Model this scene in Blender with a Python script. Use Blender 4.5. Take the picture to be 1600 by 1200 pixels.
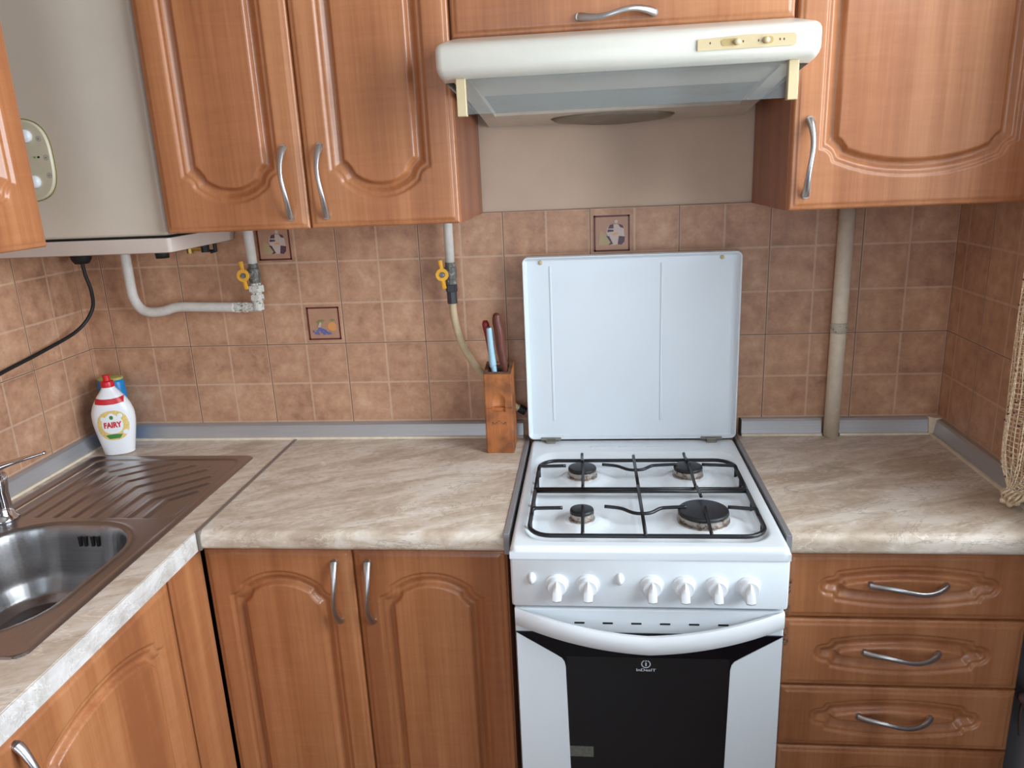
import bpy, math, random
import numpy as np
from mathutils import Vector, Matrix
random.seed(7)
for o in list(bpy.data.objects): bpy.data.objects.remove(o)
SC = bpy.context.scene
C = SC.collection
PI = math.pi

# ---------------------------------------------------------------- camera
cam_d = bpy.data.cameras.new('camera')
cam = bpy.data.objects.new('camera', cam_d); C.objects.link(cam)
cam_d.sensor_width = 36.0
cam_d.lens = 1192.33 / 1600 * 36.0
cam_d.clip_start = 0.02
_r = Vector((0.99437886, 0.09677215, -0.04296311))
_u = Vector((0.01485023, 0.27429028, 0.96153227))
_f = Vector((-0.10483391, 0.95676538, -0.27131136))
cam.matrix_world = Matrix(((_r.x, _u.x, -_f.x, 1.20019), (_r.y, _u.y, -_f.y, -1.77848),
                           (_r.z, _u.z, -_f.z, 1.50029), (0, 0, 0, 1)))
SC.camera = cam
# ---------------------------------------------------------------- world, light, exposure
SC.view_settings.view_transform = 'Standard'
SC.view_settings.look = 'None'
SC.view_settings.gamma = 1
SC.view_settings.use_curve_mapping = False
SC.view_settings.exposure = 0.0
W = bpy.data.worlds.new('world'); SC.world = W
W.use_nodes = True
bg = W.node_tree.nodes['Background']
bg.inputs['Color'].default_value = (0.78, 0.87, 1.0, 1)
bg.inputs['Strength'].default_value = 1.3

def area(name, loc, rot, sx, sy, power, col):
    l = bpy.data.lights.new(name, 'AREA'); l.shape = 'RECTANGLE'; l.size = sx; l.size_y = sy
    l.energy = power; l.color = col
    o = bpy.data.objects.new(name, l); C.objects.link(o)
    o.location = loc; o.rotation_euler = rot
    return o
# daylight: the window in the right wall, and the glazed balcony door in the wall behind the viewer
area('window_daylight', (2.22, -1.14, 1.66), (0, math.radians(74), 0), 1.20, 1.36, 66, (0.84, 0.92, 1.0))
area('balcony_daylight', (1.15, -3.52, 1.35), (math.radians(90), 0, 0), 1.1, 1.9, 19, (0.76, 0.88, 1.0))

# ---------------------------------------------------------------- mesh helpers
def roff(p):
    v = Vector((0, 0, 0))
    while p is not None:
        v += p.location; p = p.parent
    return v
def link(name, me, mat=None, parent=None):
    o = bpy.data.objects.new(name, me); C.objects.link(o)
    if mat is not None:
        for m in (mat if isinstance(mat, (list, tuple)) else [mat]): me.materials.append(m)
    if parent is not None: o.parent = parent
    return o
def O(name, V, F, mat, parent=None, smooth=False, world=True, bevel=0, mi=None, auto=None):
    V = np.asarray(V, float).reshape(-1, 3)
    if parent is not None and world:
        V = V - np.array(roff(parent))
    me = bpy.data.meshes.new(name)
    me.from_pydata(V.tolist(), [], [tuple(int(i) for i in f) for f in F])
    me.validate()
    if mi is not None:
        me.polygons.foreach_set('material_index', np.array(mi, dtype=np.int32))
    if smooth: me.polygons.foreach_set('use_smooth', [True] * len(me.polygons))
    me.update()
    o = link(name, me, mat, parent)
    if bevel:
        b = o.modifiers.new('b', 'BEVEL'); b.width = bevel; b.segments = 3; b.limit_method = 'ANGLE'
        b.angle_limit = math.radians(40)
        me.polygons.foreach_set('use_smooth', [True] * len(me.polygons))
        o.modifiers.new('w', 'WEIGHTED_NORMAL').keep_sharp = False
    return o
class MB:
    def __init__(s): s.V = []; s.F = []; s.M = []
    def add(s, V, F, m=0):
        n = len(s.V); s.V += [tuple(map(float, v)) for v in V]
        for f in F: s.F.append(tuple(n + int(i) for i in f)); s.M.append(m)
        return s
    def box(s, x0, x1, y0, y1, z0, z1, m=0):
        V = [(x, y, z) for x in (x0, x1) for y in (y0, y1) for z in (z0, z1)]
        F = [(0, 1, 3, 2), (4, 6, 7, 5), (0, 4, 5, 1), (2, 3, 7, 6), (0, 2, 6, 4), (1, 5, 7, 3)]
        return s.add(V, F, m)
    def loft(s, rings, cap0=True, cap1=True, closed=True, m=0):
        n = len(rings[0]); V = [p for r in rings for p in r]; F = []
        for i in range(len(rings) - 1):
            for j in range(n if closed else n - 1):
                k = (j + 1) % n
                F.append((i * n + j, i * n + k, (i + 1) * n + k, (i + 1) * n + j))
        if cap0: F.append(tuple(range(n - 1, -1, -1)))
        if cap1: F.append(tuple(range((len(rings) - 1) * n, len(rings) * n)))
        return s.add(V, F, m)
    def tube(s, pts, r, seg=12, flat=1.0, up=None, m=0, smoothn=0):
        P = [Vector(p) for p in pts]
        R = [r] * len(P) if not hasattr(r, '__len__') else list(r)
        if smoothn: P, R = spline(P, R, smoothn)
        rings = []; prev = Vector(up) if up else None
        for i, p in enumerate(P):
            t = (P[min(i + 1, len(P) - 1)] - P[max(i - 1, 0)]).normalized()
            if prev is None:
                prev = Vector((0, 0, 1)) if abs(t.z) < .9 else Vector((1, 0, 0))
            a = (prev - t * prev.dot(t)).normalized(); b = t.cross(a); prev = a
            rings.append([p + a * (R[i] * flat * math.cos(2 * PI * k / seg)) + b * (R[i] * math.sin(2 * PI * k / seg)) for k in range(seg)])
        return s.loft(rings, m=m)
    def cyl(s, c, axis, r, h, seg=24, r2=None, m=0):
        c = Vector(c); a = Vector(axis).normalized()
        return s.lathe([(0, r), (h, r if r2 is None else r2)], c, a, seg, m)
    def lathe(s, prof, c, axis=(0, 0, 1), seg=32, m=0, sx=1, sy=1, rotx=None):
        """prof: (height, radius) pairs"""
        c = Vector(c); a = Vector(axis).normalized()
        e = Vector(rotx) if rotx else (Vector((1, 0, 0)) if abs(a.x) < .9 else Vector((0, 1, 0)))
        e = (e - a * e.dot(a)).normalized(); g = a.cross(e)
        rings = [[c + a * h + e * (r * sx * math.cos(2 * PI * k / seg)) + g * (r * sy * math.sin(2 * PI * k / seg)) for k in range(seg)] for h, r in prof]
        return s.loft(rings, m=m)
    def obj(s, name, mat, parent=None, **k):
        if isinstance(mat, (list, tuple)): k['mi'] = s.M
        return O(name, s.V, s.F, mat, parent, **k)
def spline(P, R, n):
    Q = []; S = []
    for i in range(len(P) - 1):
        a, b, c, d = P[max(i - 1, 0)], P[i], P[i + 1], P[min(i + 2, len(P) - 1)]
        for k in range(n):
            t = k / n
            Q.append(0.5 * ((2 * b) + (c - a) * t + (2 * a - 5 * b + 4 * c - d) * t * t + (3 * b - a - 3 * c + d) * t ** 3))
            S.append(R[i] + (R[i + 1] - R[i]) * (3 * t * t - 2 * t ** 3))
    Q.append(P[-1]); S.append(R[-1])
    return Q, S
def tag(o, label=None, cat=None, group=None, kind=None):
    if label: o['label'] = label
    if cat: o['category'] = cat
    if group: o['group'] = group
    if kind: o['kind'] = kind
    return o
def thing(name, loc, label, cat, group=None, rz=0):
    o = bpy.data.objects.new(name, None); C.objects.link(o)
    o.empty_display_size = .05
    o.location = loc; o.rotation_euler = (0, 0, rz)
    return tag(o, label, cat, group)
def smoothed(o, angle=35):
    """smooth shading but keep edges sharper than angle"""
    me = o.data
    me.polygons.foreach_set('use_smooth', [True] * len(me.polygons))
    import bmesh
    bm = bmesh.new(); bm.from_mesh(me)
    a = math.radians(angle)
    for e in bm.edges:
        if len(e.link_faces) == 2 and e.calc_face_angle(0) > a: e.smooth = False
    bm.to_mesh(me); bm.free()
    return o
def grid(f, us, vs):
    """f(U,V)->(X,Y,Z) arrays; returns V,F"""
    U, Vv = np.meshgrid(us, vs, indexing='ij')
    X, Y, Z = f(U, Vv)
    V = np.stack([X, Y, Z], -1).reshape(-1, 3)
    nu, nv = len(us), len(vs)
    i, j = np.meshgrid(np.arange(nu - 1), np.arange(nv - 1), indexing='ij')
    a = (i * nv + j).ravel(); b = a + nv
    F = np.stack([a, b, b + 1, a + 1], -1)
    return V, F
def sdist(poly, X, Y):
    """signed distance, positive inside the closed polygon"""
    P = np.asarray(poly, float); Q = np.roll(P, -1, 0)
    D = np.full(X.shape, 1e9); ins = np.zeros(X.shape, bool)
    for (ax, ay), (bx, by) in zip(P, Q):
        dx, dy = bx - ax, by - ay; L = dx * dx + dy * dy
        if L < 1e-14: continue
        t = np.clip(((X - ax) * dx + (Y - ay) * dy) / L, 0, 1)
        D = np.minimum(D, (X - ax - t * dx) ** 2 + (Y - ay - t * dy) ** 2)
        if ay != by:
            c = ((ay > Y) != (by > Y)) & (X < (bx - ax) * (Y - ay) / (by - ay) + ax)
            ins ^= c
    D = np.sqrt(D)
    return np.where(ins, D, -D)
def rrect(x0, x1, y0, y1, r, n=8):
    P = []
    for cx, cy, a in ((x1 - r, y1 - r, 0), (x0 + r, y1 - r, 90), (x0 + r, y0 + r, 180), (x1 - r, y0 + r, 270)):
        for k in range(n + 1):
            t = math.radians(a + 90 * k / n); P.append((cx + r * math.cos(t), cy + r * math.sin(t)))
    return P

# ---------------------------------------------------------------- materials
class NT:
    def __init__(s, name):
        s.m = bpy.data.materials.new(name); s.m.use_nodes = True
        s.t = s.m.node_tree; s.b = s.t.nodes['Principled BSDF']
    def n(s, typ, **k):
        nd = s.t.nodes.new(typ)
        for a, v in k.items(): setattr(nd, a, v)
        return nd
    def l(s, a, b): s.t.links.new(a, b)
    def val(s, x, inp):
        if isinstance(x, (int, float)): inp.default_value = x
        else: s.l(x, inp)
    def math(s, op, a, b=0.0, c=0.0, clamp=False):
        nd = s.n('ShaderNodeMath', operation=op, use_clamp=clamp)
        s.val(a, nd.inputs[0]); s.val(b, nd.inputs[1])
        if op in ('MULTIPLY_ADD', 'COMPARE', 'SMOOTH_MIN'): s.val(c, nd.inputs[2])
        return nd.outputs[0]
    def mix(s, fac, a, b):
        nd = s.n('ShaderNodeMix', data_type='RGBA')
        s.val(fac, nd.inputs[0])
        for x, i in ((a, 6), (b, 7)):
            if isinstance(x, tuple): nd.inputs[i].default_value = (*x[:3], 1)
            else: s.l(x, nd.inputs[i])
        return nd.outputs[2]
    def noise(s, vec, scale, detail=3, rough=.55, dist=0):
        nd = s.n('ShaderNodeTexNoise'); s.l(vec, nd.inputs['Vector'])
        nd.inputs['Scale'].default_value = scale; nd.inputs['Detail'].default_value = detail
        nd.inputs['Roughness'].default_value = rough; nd.inputs['Distortion'].default_value = dist
        return nd.outputs['Fac']
    def ramp(s, fac, stops):
        nd = s.n('ShaderNodeValToRGB'); s.l(fac, nd.inputs[0])
        while len(nd.color_ramp.elements) < len(stops): nd.color_ramp.elements.new(.5)
        for e, (p, c) in zip(nd.color_ramp.elements, stops):
            e.position = p; e.color = (*c, 1) if isinstance(c, tuple) else (c, c, c, 1)
        return nd.outputs[0]
    def coord(s, scale=(1, 1, 1), rot=(0, 0, 0), which='Object', loc=(0, 0, 0)):
        tc = s.n('ShaderNodeTexCoord'); mp = s.n('ShaderNodeMapping')
        s.l(tc.outputs[which], mp.inputs[0])
        mp.inputs['Scale'].default_value = scale; mp.inputs['Rotation'].default_value = rot
        mp.inputs['Location'].default_value = loc
        return mp.outputs[0]
    def bump(s, h, strength=.2, dist=.001):
        nd = s.n('ShaderNodeBump'); nd.inputs['Strength'].default_value = strength
        nd.inputs['Distance'].default_value = dist
        s.l(h, nd.inputs['Height']); s.l(nd.outputs[0], s.b.inputs['Normal'])
    def set(s, col=None, rough=None, metal=None, **k):
        if col is not None:
            if isinstance(col, tuple): s.b.inputs['Base Color'].default_value = (*col[:3], 1)
            else: s.l(col, s.b.inputs['Base Color'])
        if rough is not None: s.val(rough, s.b.inputs['Roughness'])
        if metal is not None: s.b.inputs['Metallic'].default_value = metal
        for a, v in k.items(): s.b.inputs[a.replace('_', ' ')].default_value = v
        return s.m
def srgb(r, g, b):
    f = lambda c: (c / 255 / 12.92) if c / 255 <= .04045 else ((c / 255 + .055) / 1.055) ** 2.4
    return (f(r), f(g), f(b))
def plain(name, col, rough=.5, metal=0, var=.06, scale=30, **k):
    """one colour with a light procedural mottling"""
    m = NT(name); v = m.noise(m.coord(), scale, 3)
    c = srgb(*col)
    lo = tuple(x * (1 - var) for x in c); hi = tuple(min(1, x * (1 + var)) for x in c)
    return m.set(m.ramp(v, [(.3, lo), (.7, hi)]), rough, metal, **k)

def wood_mat(name, dark, mid, light, rough=.34):
    m = NT(name)
    oi = m.n('ShaderNodeObjectInfo')
    tc = m.n('ShaderNodeTexCoord')
    off = m.n('ShaderNodeVectorMath', operation='MULTIPLY_ADD')
    m.l(oi.outputs['Random'], off.inputs[0]); off.inputs[1].default_value = (7, 5, 9)
    m.l(tc.outputs['Object'], off.inputs[2])
    def mp(sc):
        nd = m.n('ShaderNodeMapping'); m.l(off.outputs[0], nd.inputs[0]); nd.inputs['Scale'].default_value = sc
        return nd.outputs[0]
    bands = m.noise(mp((9, 9, .35)), 1.6, 2, .5, .4)
    fine = m.noise(mp((70, 70, 2.2)), 2.4, 4, .6, .3)
    fig = m.noise(mp((5, 5, 40)), 1.5, 3, .6, 1.0)
    v = m.math('MULTIPLY', bands, .62)
    v = m.math('MULTIPLY_ADD', fine, .26, v)
    v = m.math('MULTIPLY_ADD', fig, .12, v)
    col = m.ramp(v, [(.36, dark), (.5, mid), (.64, light)])
    m.set(col, m.math('MULTIPLY_ADD', fine, .10, rough - .05))
    m.b.inputs['Coat Weight'].default_value = .25
    m.b.inputs['Coat Roughness'].default_value = .22
    m.bump(fine, .06, .0006)
    return m.m
WOOD = wood_mat('cherry_foil', srgb(152, 93, 58), srgb(174, 112, 71), srgb(192, 131, 88))
WOOD_SIDE = wood_mat('cherry_board', srgb(136, 82, 58), srgb(152, 94, 66), srgb(166, 106, 74), .5)
BLOCKWOOD = wood_mat('oiled_beech', srgb(132, 70, 32), srgb(172, 100, 50), srgb(192, 122, 66), .55)
def stain(mat, col, sc, th, amt):
    t = mat.node_tree; b = t.nodes['Principled BSDF']; src = b.inputs['Base Color'].links[0].from_socket
    tc = t.nodes.new('ShaderNodeTexCoord'); n = t.nodes.new('ShaderNodeTexNoise'); n.inputs['Scale'].default_value = sc; n.inputs['Detail'].default_value = 5
    t.links.new(tc.outputs['Object'], n.inputs['Vector'])
    rp = t.nodes.new('ShaderNodeMapRange'); rp.inputs[1].default_value = th - .08; rp.inputs[2].default_value = th + .08; rp.inputs[4].default_value = amt
    t.links.new(n.outputs['Fac'], rp.inputs[0])
    m = t.nodes.new('ShaderNodeMix'); m.data_type = 'RGBA'; t.links.new(rp.outputs[0], m.inputs[0]); t.links.new(src, m.inputs[6]); m.inputs[7].default_value = (*col, 1)
    t.links.new(m.outputs[2], b.inputs['Base Color'])
stain(BLOCKWOOD, srgb(84, 46, 26), 22, .52, .55)

def tile_mat(name, axis, u0=0.0):
    """20 x 30 cm tiles, each printed with 2 x 3 pale cells; axis picks the horizontal object coordinate"""
    m = NT(name); tc = m.n('ShaderNodeTexCoord'); sp = m.n('ShaderNodeSeparateXYZ')
    m.l(tc.outputs['Object'], sp.inputs[0])
    u = m.math('ADD', sp.outputs[axis], 20.0 - u0); z = m.math('ADD', sp.outputs[2], 30.0 - 1.1063)
    wn = m.n('ShaderNodeTexNoise'); m.l(tc.outputs['Object'], wn.inputs['Vector']); wn.inputs['Scale'].default_value = 40
    w = m.math('MULTIPLY', m.math('SUBTRACT', wn.outputs['Fac'], .5), .0016)
    uw = m.math('ADD', u, w); zw = m.math('ADD', z, w)
    def dline(x, per):
        f = m.math('MODULO', x, per)
        return m.math('MINIMUM', f, m.math('SUBTRACT', per, f))
    def line(d, wd, soft):
        return m.math('SUBTRACT', 1.0, m.math('DIVIDE', m.math('SUBTRACT', d, wd), soft, clamp=True), clamp=True)
    joint = m.math('MAXIMUM', line(dline(u, .2), .0009, .0007), line(dline(z, .3), .0009, .0007))
    cell = m.math('MAXIMUM', line(dline(uw, .1), .0016, .0016), line(dline(zw, .1), .0016, .0016))
    edge = m.math('MAXIMUM', line(dline(u, .2), .0022, .0012), line(dline(z, .3), .0020, .0010))
    vec = tc.outputs['Object']
    big = m.noise(vec, 9, 4, .6, .6); med = m.noise(vec, 34, 5, .65); sp2 = m.noise(vec, 160, 2, .5)
    # one tone per cell
    cu = m.math('FLOOR', m.math('DIVIDE', u, .1)); cz = m.math('FLOOR', m.math('DIVIDE', z, .1))
    cv = m.n('ShaderNodeCombineXYZ'); m.l(cu, cv.inputs[0]); m.l(cz, cv.inputs[1])
    wh = m.n('ShaderNodeTexWhiteNoise', noise_dimensions='3D'); m.l(cv.outputs[0], wh.inputs['Vector'])
    v = m.math('MULTIPLY_ADD', med, .45, m.math('MULTIPLY', big, .40))
    v = m.math('MULTIPLY_ADD', wh.outputs['Value'], .05, m.math('ADD', v, .02))
    v = m.math('MULTIPLY_ADD', sp2, .08, v)
    # darker mottling near each cell's rim
    rim = m.math('SUBTRACT', 1.0, m.math('DIVIDE', m.math('MINIMUM', dline(uw, .1), dline(zw, .1)), .022, clamp=True))
    v = m.math('SUBTRACT', v, m.math('MULTIPLY', rim, m.math('MULTIPLY', med, .07)))
    col = m.ramp(v, [(.36, srgb(152, 110, 86)), (.46, srgb(179, 134, 105)), (.55, srgb(195, 150, 119)), (.66, srgb(210, 170, 140))])
    spot = m.ramp(m.noise(vec, 75, 2, .5), [(.70, 0.0), (.76, 1.0)])
    col = m.mix(m.math('MULTIPLY', spot, .35), col, srgb(128, 92, 74))
    col = m.mix(m.math('MULTIPLY', cell, .50), col, srgb(214, 182, 156))
    col = m.mix(m.math('MULTIPLY', edge, .35), col, srgb(205, 176, 150))
    col = m.mix(joint, col, srgb(124, 94, 74))
    m.set(col, m.math('MULTIPLY_ADD', med, .2, .34))
    h = m.math('SUBTRACT', m.math('MULTIPLY', med, .25), m.math('MAXIMUM', joint, m.math('MULTIPLY', cell, .35)))
    m.bump(h, .35, .0012)
    return m.m
TILE_B = tile_mat('terracotta_tile_back', 0)
TILE_L = tile_mat('terracotta_tile_left', 1, -.217)
TILE_R = tile_mat('terracotta_tile_right', 1, -.146)

def marble_mat(name, lo, mid, hi):
    m = NT(name)
    v = m.coord((1, 1, 1), (0, 0, math.radians(-24)))
    st = m.n('ShaderNodeMapping'); m.l(v, st.inputs[0]); st.inputs['Scale'].default_value = (1.6, 5.0, 5.0)
    a = m.noise(st.outputs[0], 3.2, 6, .62, .9)
    b = m.noise(v, 60, 4, .6)
    t = m.math('MULTIPLY_ADD', b, .22, m.math('MULTIPLY', a, .78))
    col = m.ramp(t, [(.38, lo), (.49, mid), (.60, hi)])
    rg = m.math('ABSOLUTE', m.math('SUBTRACT', m.noise(st.outputs[0], 1.7, 5, .6, 1.4), .5))
    vein = m.math('SUBTRACT', 1.0, m.math('DIVIDE', rg, .010, clamp=True))
    col = m.mix(m.math('MULTIPLY', vein, m.math('MULTIPLY', a, .85)), col, tuple(min(1, c * 1.35) for c in hi))
    rg2 = m.math('ABSOLUTE', m.math('SUBTRACT', m.noise(st.outputs[0], 2.6, 5, .6, 1.8), .46))
    vein2 = m.math('SUBTRACT', 1.0, m.math('DIVIDE', rg2, .012, clamp=True))
    col = m.mix(m.math('MULTIPLY', vein2, .7), col, tuple(c * .72 for c in lo))
    m.set(col, .30)
    return m.m
MARBLE = marble_mat('marbled_laminate', srgb(184, 164, 144), srgb(206, 189, 170), srgb(224, 212, 198))
MARBLE_EDGE_LIT = marble_mat('marbled_edge_window_lit', srgb(190, 182, 174), srgb(206, 200, 194), srgb(222, 218, 214))  # edge band of the laminate, window light painted in as a paler tone

def brushed(name, col, rough, axis=0, metal=1.0):
    m = NT(name); sc = [90, 90, 90]; sc[axis] = 2
    n = m.noise(m.coord(tuple(sc)), 4, 3)
    c = srgb(*col)
    m.set(m.ramp(n, [(.3, tuple(x * .88 for x in c)), (.7, c)]), m.math('MULTIPLY_ADD', n, .12, rough - .06), metal)
    return m.m
ALU_X = brushed('brushed_aluminium_x', (200, 200, 202), .42, 0, .7)
ALU_Y = brushed('brushed_aluminium_y', (200, 200, 202), .42, 1, .7)
STEEL = brushed('stainless_steel', (178, 176, 178), .30, 1)
STEEL_BOWL = brushed('satin_steel', (158, 156, 156), .32, 0)
CHROME = plain('chrome', (225, 225, 228), .08, 1, .01)
NICKEL = plain('satin_nickel', (196, 194, 194), .34, 1, .04)
ENAMEL = plain('white_enamel', (232, 238, 242), .22, 0, .012, 8, Coat_Weight=.4, Coat_Roughness=.08)
LIDW = plain('white_lacquered_lid', (226, 234, 240), .30, 0, .012, 6)
WHITEP = plain('white_plastic', (224, 226, 228), .35, 0, .01)
HOODW = plain('cream_lacquered_sheet', (212, 208, 196), .28, 0, .03, 14)
HOODU = plain('hood_underside_sheet', (205, 192, 176), .42, 0, .07, 18)
BEIGE = plain('yellowed_plastic', (202, 182, 142), .38, 0, .05, 30)
BOILER = plain('boiler_sheet', (212, 198, 180), .42, 0, .03, 7)
BOILER_TRAY = plain('boiler_tray_plastic', (204, 188, 176), .45, 0, .03, 12)
BLACKE = plain('black_enamel', (24, 25, 28), .32, 0, .15)
BLACKCAP = plain('matt_black_cap', (30, 32, 36), .45, 0, .15)
BLACK = plain('black_rubber', (20, 20, 22), .55, 0, .2)
DARKGAP = plain('dark_gap', (14, 12, 12), .8, 0, .2)
OVENGLASS = plain('dark_oven_glass', (10, 9, 16), .10, 0, .2, 5, Specular_IOR_Level=.35)
OVENWIN = plain('smoked_oven_window', (26, 26, 28), .16, 0, .1, 9)
PAINTPIPE = plain('white_pipe_paint', (214, 208, 200), .42, 0, .07, 60)
PIPEGREY = plain('cream_pipe_paint', (226, 212, 190), .45, 0, .08, 50)
def worn(name, a, b, sc, rough=.5, th=.5):
    m = NT(name); f = m.ramp(m.noise(m.coord(), sc, 5, .7), [(th - .06, 0.0), (th + .04, 1.0)])
    return m.set(m.mix(f, srgb(*a), srgb(*b)), rough)
CHIPPED = worn('chipped_white_paint', (206, 202, 192), (96, 90, 80), 150, .5, .60)
VALVE = worn('dirty_valve_metal', (92, 90, 84), (150, 146, 136), 140, .5, .58)
YELLOW = plain('yellow_lever_paint', (222, 160, 30), .45, 0, .12, 120)
HOSE = plain('beige_gas_hose', (196, 176, 142), .6, 0, .10, 60)
PLASTER = plain('cream_plaster', (208, 182, 160), .85, 0, .04, 10)
WHITEWALL = plain('white_wall_paint', (186, 180, 172), .85, 0, .03, 8)
GREYWALL = plain('grey_wall_paint', (150, 146, 152), .85, 0, .05, 12)
FLOORM = plain('brown_floor_tile', (120, 92, 72), .4, 0, .15, 12)
ROPE = worn('cream_net_thread', (240, 222, 194), (214, 186, 152), 90, .85, .5)
BEAD = plain('dark_plum_thread', (92, 62, 66), .8, 0, .3, 80)
RIBBON = plain('brown_ribbon_cloth', (96, 70, 62), .85, 0, .2, 90)
RED = plain('red_plastic', (206, 24, 34), .32, 0, .05)
BOTTLE = plain('white_bottle_plastic', (238, 238, 240), .28, 0, .01, Subsurface_Weight=.05)
BLUE = plain('blue_tub_plastic', (14, 128, 196), .35, 0, .06)
LIME = plain('lime_tub_lid', (176, 172, 92), .4, 0, .08)
STRIPG = plain('grey_metal_strip', (150, 148, 150), .4, .3, .05)
RUBBERG = plain('grey_joint_strip', (126, 114, 106), .4, 0, .06)
KNIFE_RED = plain('red_knife_handle', (136, 30, 26), .4, 0, .12, 60)
KNIFE_BLUE = plain('pale_blue_knife_handle', (168, 206, 226), .35, 0, .04)
KNIFE_BROWN = plain('brown_knife_handle', (98, 48, 34), .42, 0, .2, 60)
BURNER = worn('burner_ring_metal', (176, 168, 160), (116, 88, 72), 110, .34, .58)
BURNER.node_tree.nodes['Principled BSDF'].inputs['Metallic'].default_value = .7
FILTER = worn('greasy_filter_mesh', (132, 130, 122), (122, 108, 84), 9, .38, .56)
LAMPLENS = plain('dusty_lamp_lens', (128, 116, 100), .35, 0, .12, 30)
MAROON = plain('maroon_print', (92, 34, 30), .4, 0, .08)
def thin_glass(name, tint, ior=1.3, haze=.12):
    m = NT(name); t = m.t; t.nodes.remove(m.b)
    out = t.nodes['Material Output']
    tr = m.n('ShaderNodeBsdfTransparent'); tr.inputs[0].default_value = (*tint, 1)
    gl = m.n('ShaderNodeBsdfGlossy'); gl.inputs['Roughness'].default_value = .08
    df = m.n('ShaderNodeBsdfDiffuse'); df.inputs[0].default_value = (*tint, 1)
    fr = m.n('ShaderNodeFresnel'); fr.inputs[0].default_value = ior
    a = m.n('ShaderNodeMixShader'); a.inputs[0].default_value = haze
    m.l(tr.outputs[0], a.inputs[1]); m.l(df.outputs[0], a.inputs[2])
    b = m.n('ShaderNodeMixShader'); m.l(fr.outputs[0], b.inputs[0]); m.l(a.outputs[0], b.inputs[1]); m.l(gl.outputs[0], b.inputs[2])
    m.l(b.outputs[0], out.inputs[0])
    return m.m
VISOR = thin_glass('grey_visor_glass', (.80, .83, .82), 1.22, .10)
PANE = thin_glass('clear_window_glass', (.97, .98, .98), 1.3, .0)

# ================================================================ THE ROOM
XL, XR, YB, YF, ZT, ZC = -.06, 2.0, 0.0, -3.4, 1.4063, 2.55
def struct(name, mb, mat, **k):
    o = mb.obj(name, mat, **k); return tag(o, kind='structure')
struct('floor', MB().box(XL - .1, XR + .1, YF - .1, YB + .1, -.1, 0), FLOORM)
struct('ceiling', MB().box(XL - .1, XR + .1, YF - .1, YB + .1, ZC, ZC + .1), WHITEWALL)
wb = struct('wall_back', MB().box(XL - .1, XR + .1, .006, .12, 0, ZC), PLASTER)
O('tile_field', *(lambda b: (b.V, b.F))(MB().box(XL, XR, 0, .006, .78, ZT)), TILE_B, wb)
wl = struct('wall_left', MB().box(XL - .12, XL - .006, YF, YB + .006, 0, ZC), WHITEWALL)
O('tile_field', *(lambda b: (b.V, b.F))(MB().box(XL - .006, XL, -2.0, 0, .78, ZT)), TILE_L, wl)
# right wall, with the window opening
WY0, WY1, WZ0, WZ1 = -1.90, -.45, .91, 2.30
w = MB()
w.box(XR + .006, XR + .16, WY1, YB + .006, 0, ZC); w.box(XR + .006, XR + .16, YF, WY0, 0, ZC)
w.box(XR + .006, XR + .16, WY0, WY1, 0, WZ0); w.box(XR + .006, XR + .16, WY0, WY1, WZ1, ZC)
wr = struct('wall_right', w, GREYWALL)
O('tile_field', *(lambda b: (b.V, b.F))(MB().box(XR, XR + .006, WY1, 0, .80, ZT + .1)), TILE_R, wr)
w = MB()
fr = .05
w.box(XR + .08, XR + .13, WY0, WY1, WZ0, WZ0 + fr); w.box(XR + .08, XR + .13, WY0, WY1, WZ1 - fr, WZ1)
w.box(XR + .08, XR + .13, WY0, WY0 + fr, WZ0 + fr, WZ1 - fr); w.box(XR + .08, XR + .13, WY1 - fr, WY1, WZ0 + fr, WZ1 - fr)
w.box(XR + .08, XR + .13, (WY0 + WY1) / 2 - .03, (WY0 + WY1) / 2 + .03, WZ0 + fr, WZ1 - fr)
win = struct('window_1', w, WHITEP)
MB().box(XR + .10, XR + .106, WY0 + fr, WY1 - fr, WZ0 + fr, WZ1 - fr).obj('glass', PANE, win)
MB().box(XR - .02, XR + .09, WY0 - .03, WY1 + .03, WZ0 - .03, WZ0).obj('window_sill', WHITEP, win)
# wall behind the viewer, with the glazed balcony door
DX0, DX1, DZ1 = .55, 1.75, 2.35
w = MB()
w.box(XL - .1, DX0, YF - .12, YF, 0, ZC); w.box(DX1, XR + .1, YF - .12, YF, 0, ZC); w.box(DX0, DX1, YF - .12, YF, DZ1, ZC)
struct('wall_front', w, WHITEWALL)
w = MB()
w.box(DX0, DX0 + .07, YF - .08, YF - .03, 0, DZ1); w.box(DX1 - .07, DX1, YF - .08, YF - .03, 0, DZ1)
w.box(DX0 + .07, DX1 - .07, YF - .08, YF - .03, 0, .35); w.box(DX0 + .07, DX1 - .07, YF - .08, YF - .03, DZ1 - .07, DZ1)
dr = struct('door_1', w, WHITEP)
MB().box(DX0 + .07, DX1 - .07, YF - .058, YF - .052, .35, DZ1 - .07).obj('glass', PANE, dr)

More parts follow.
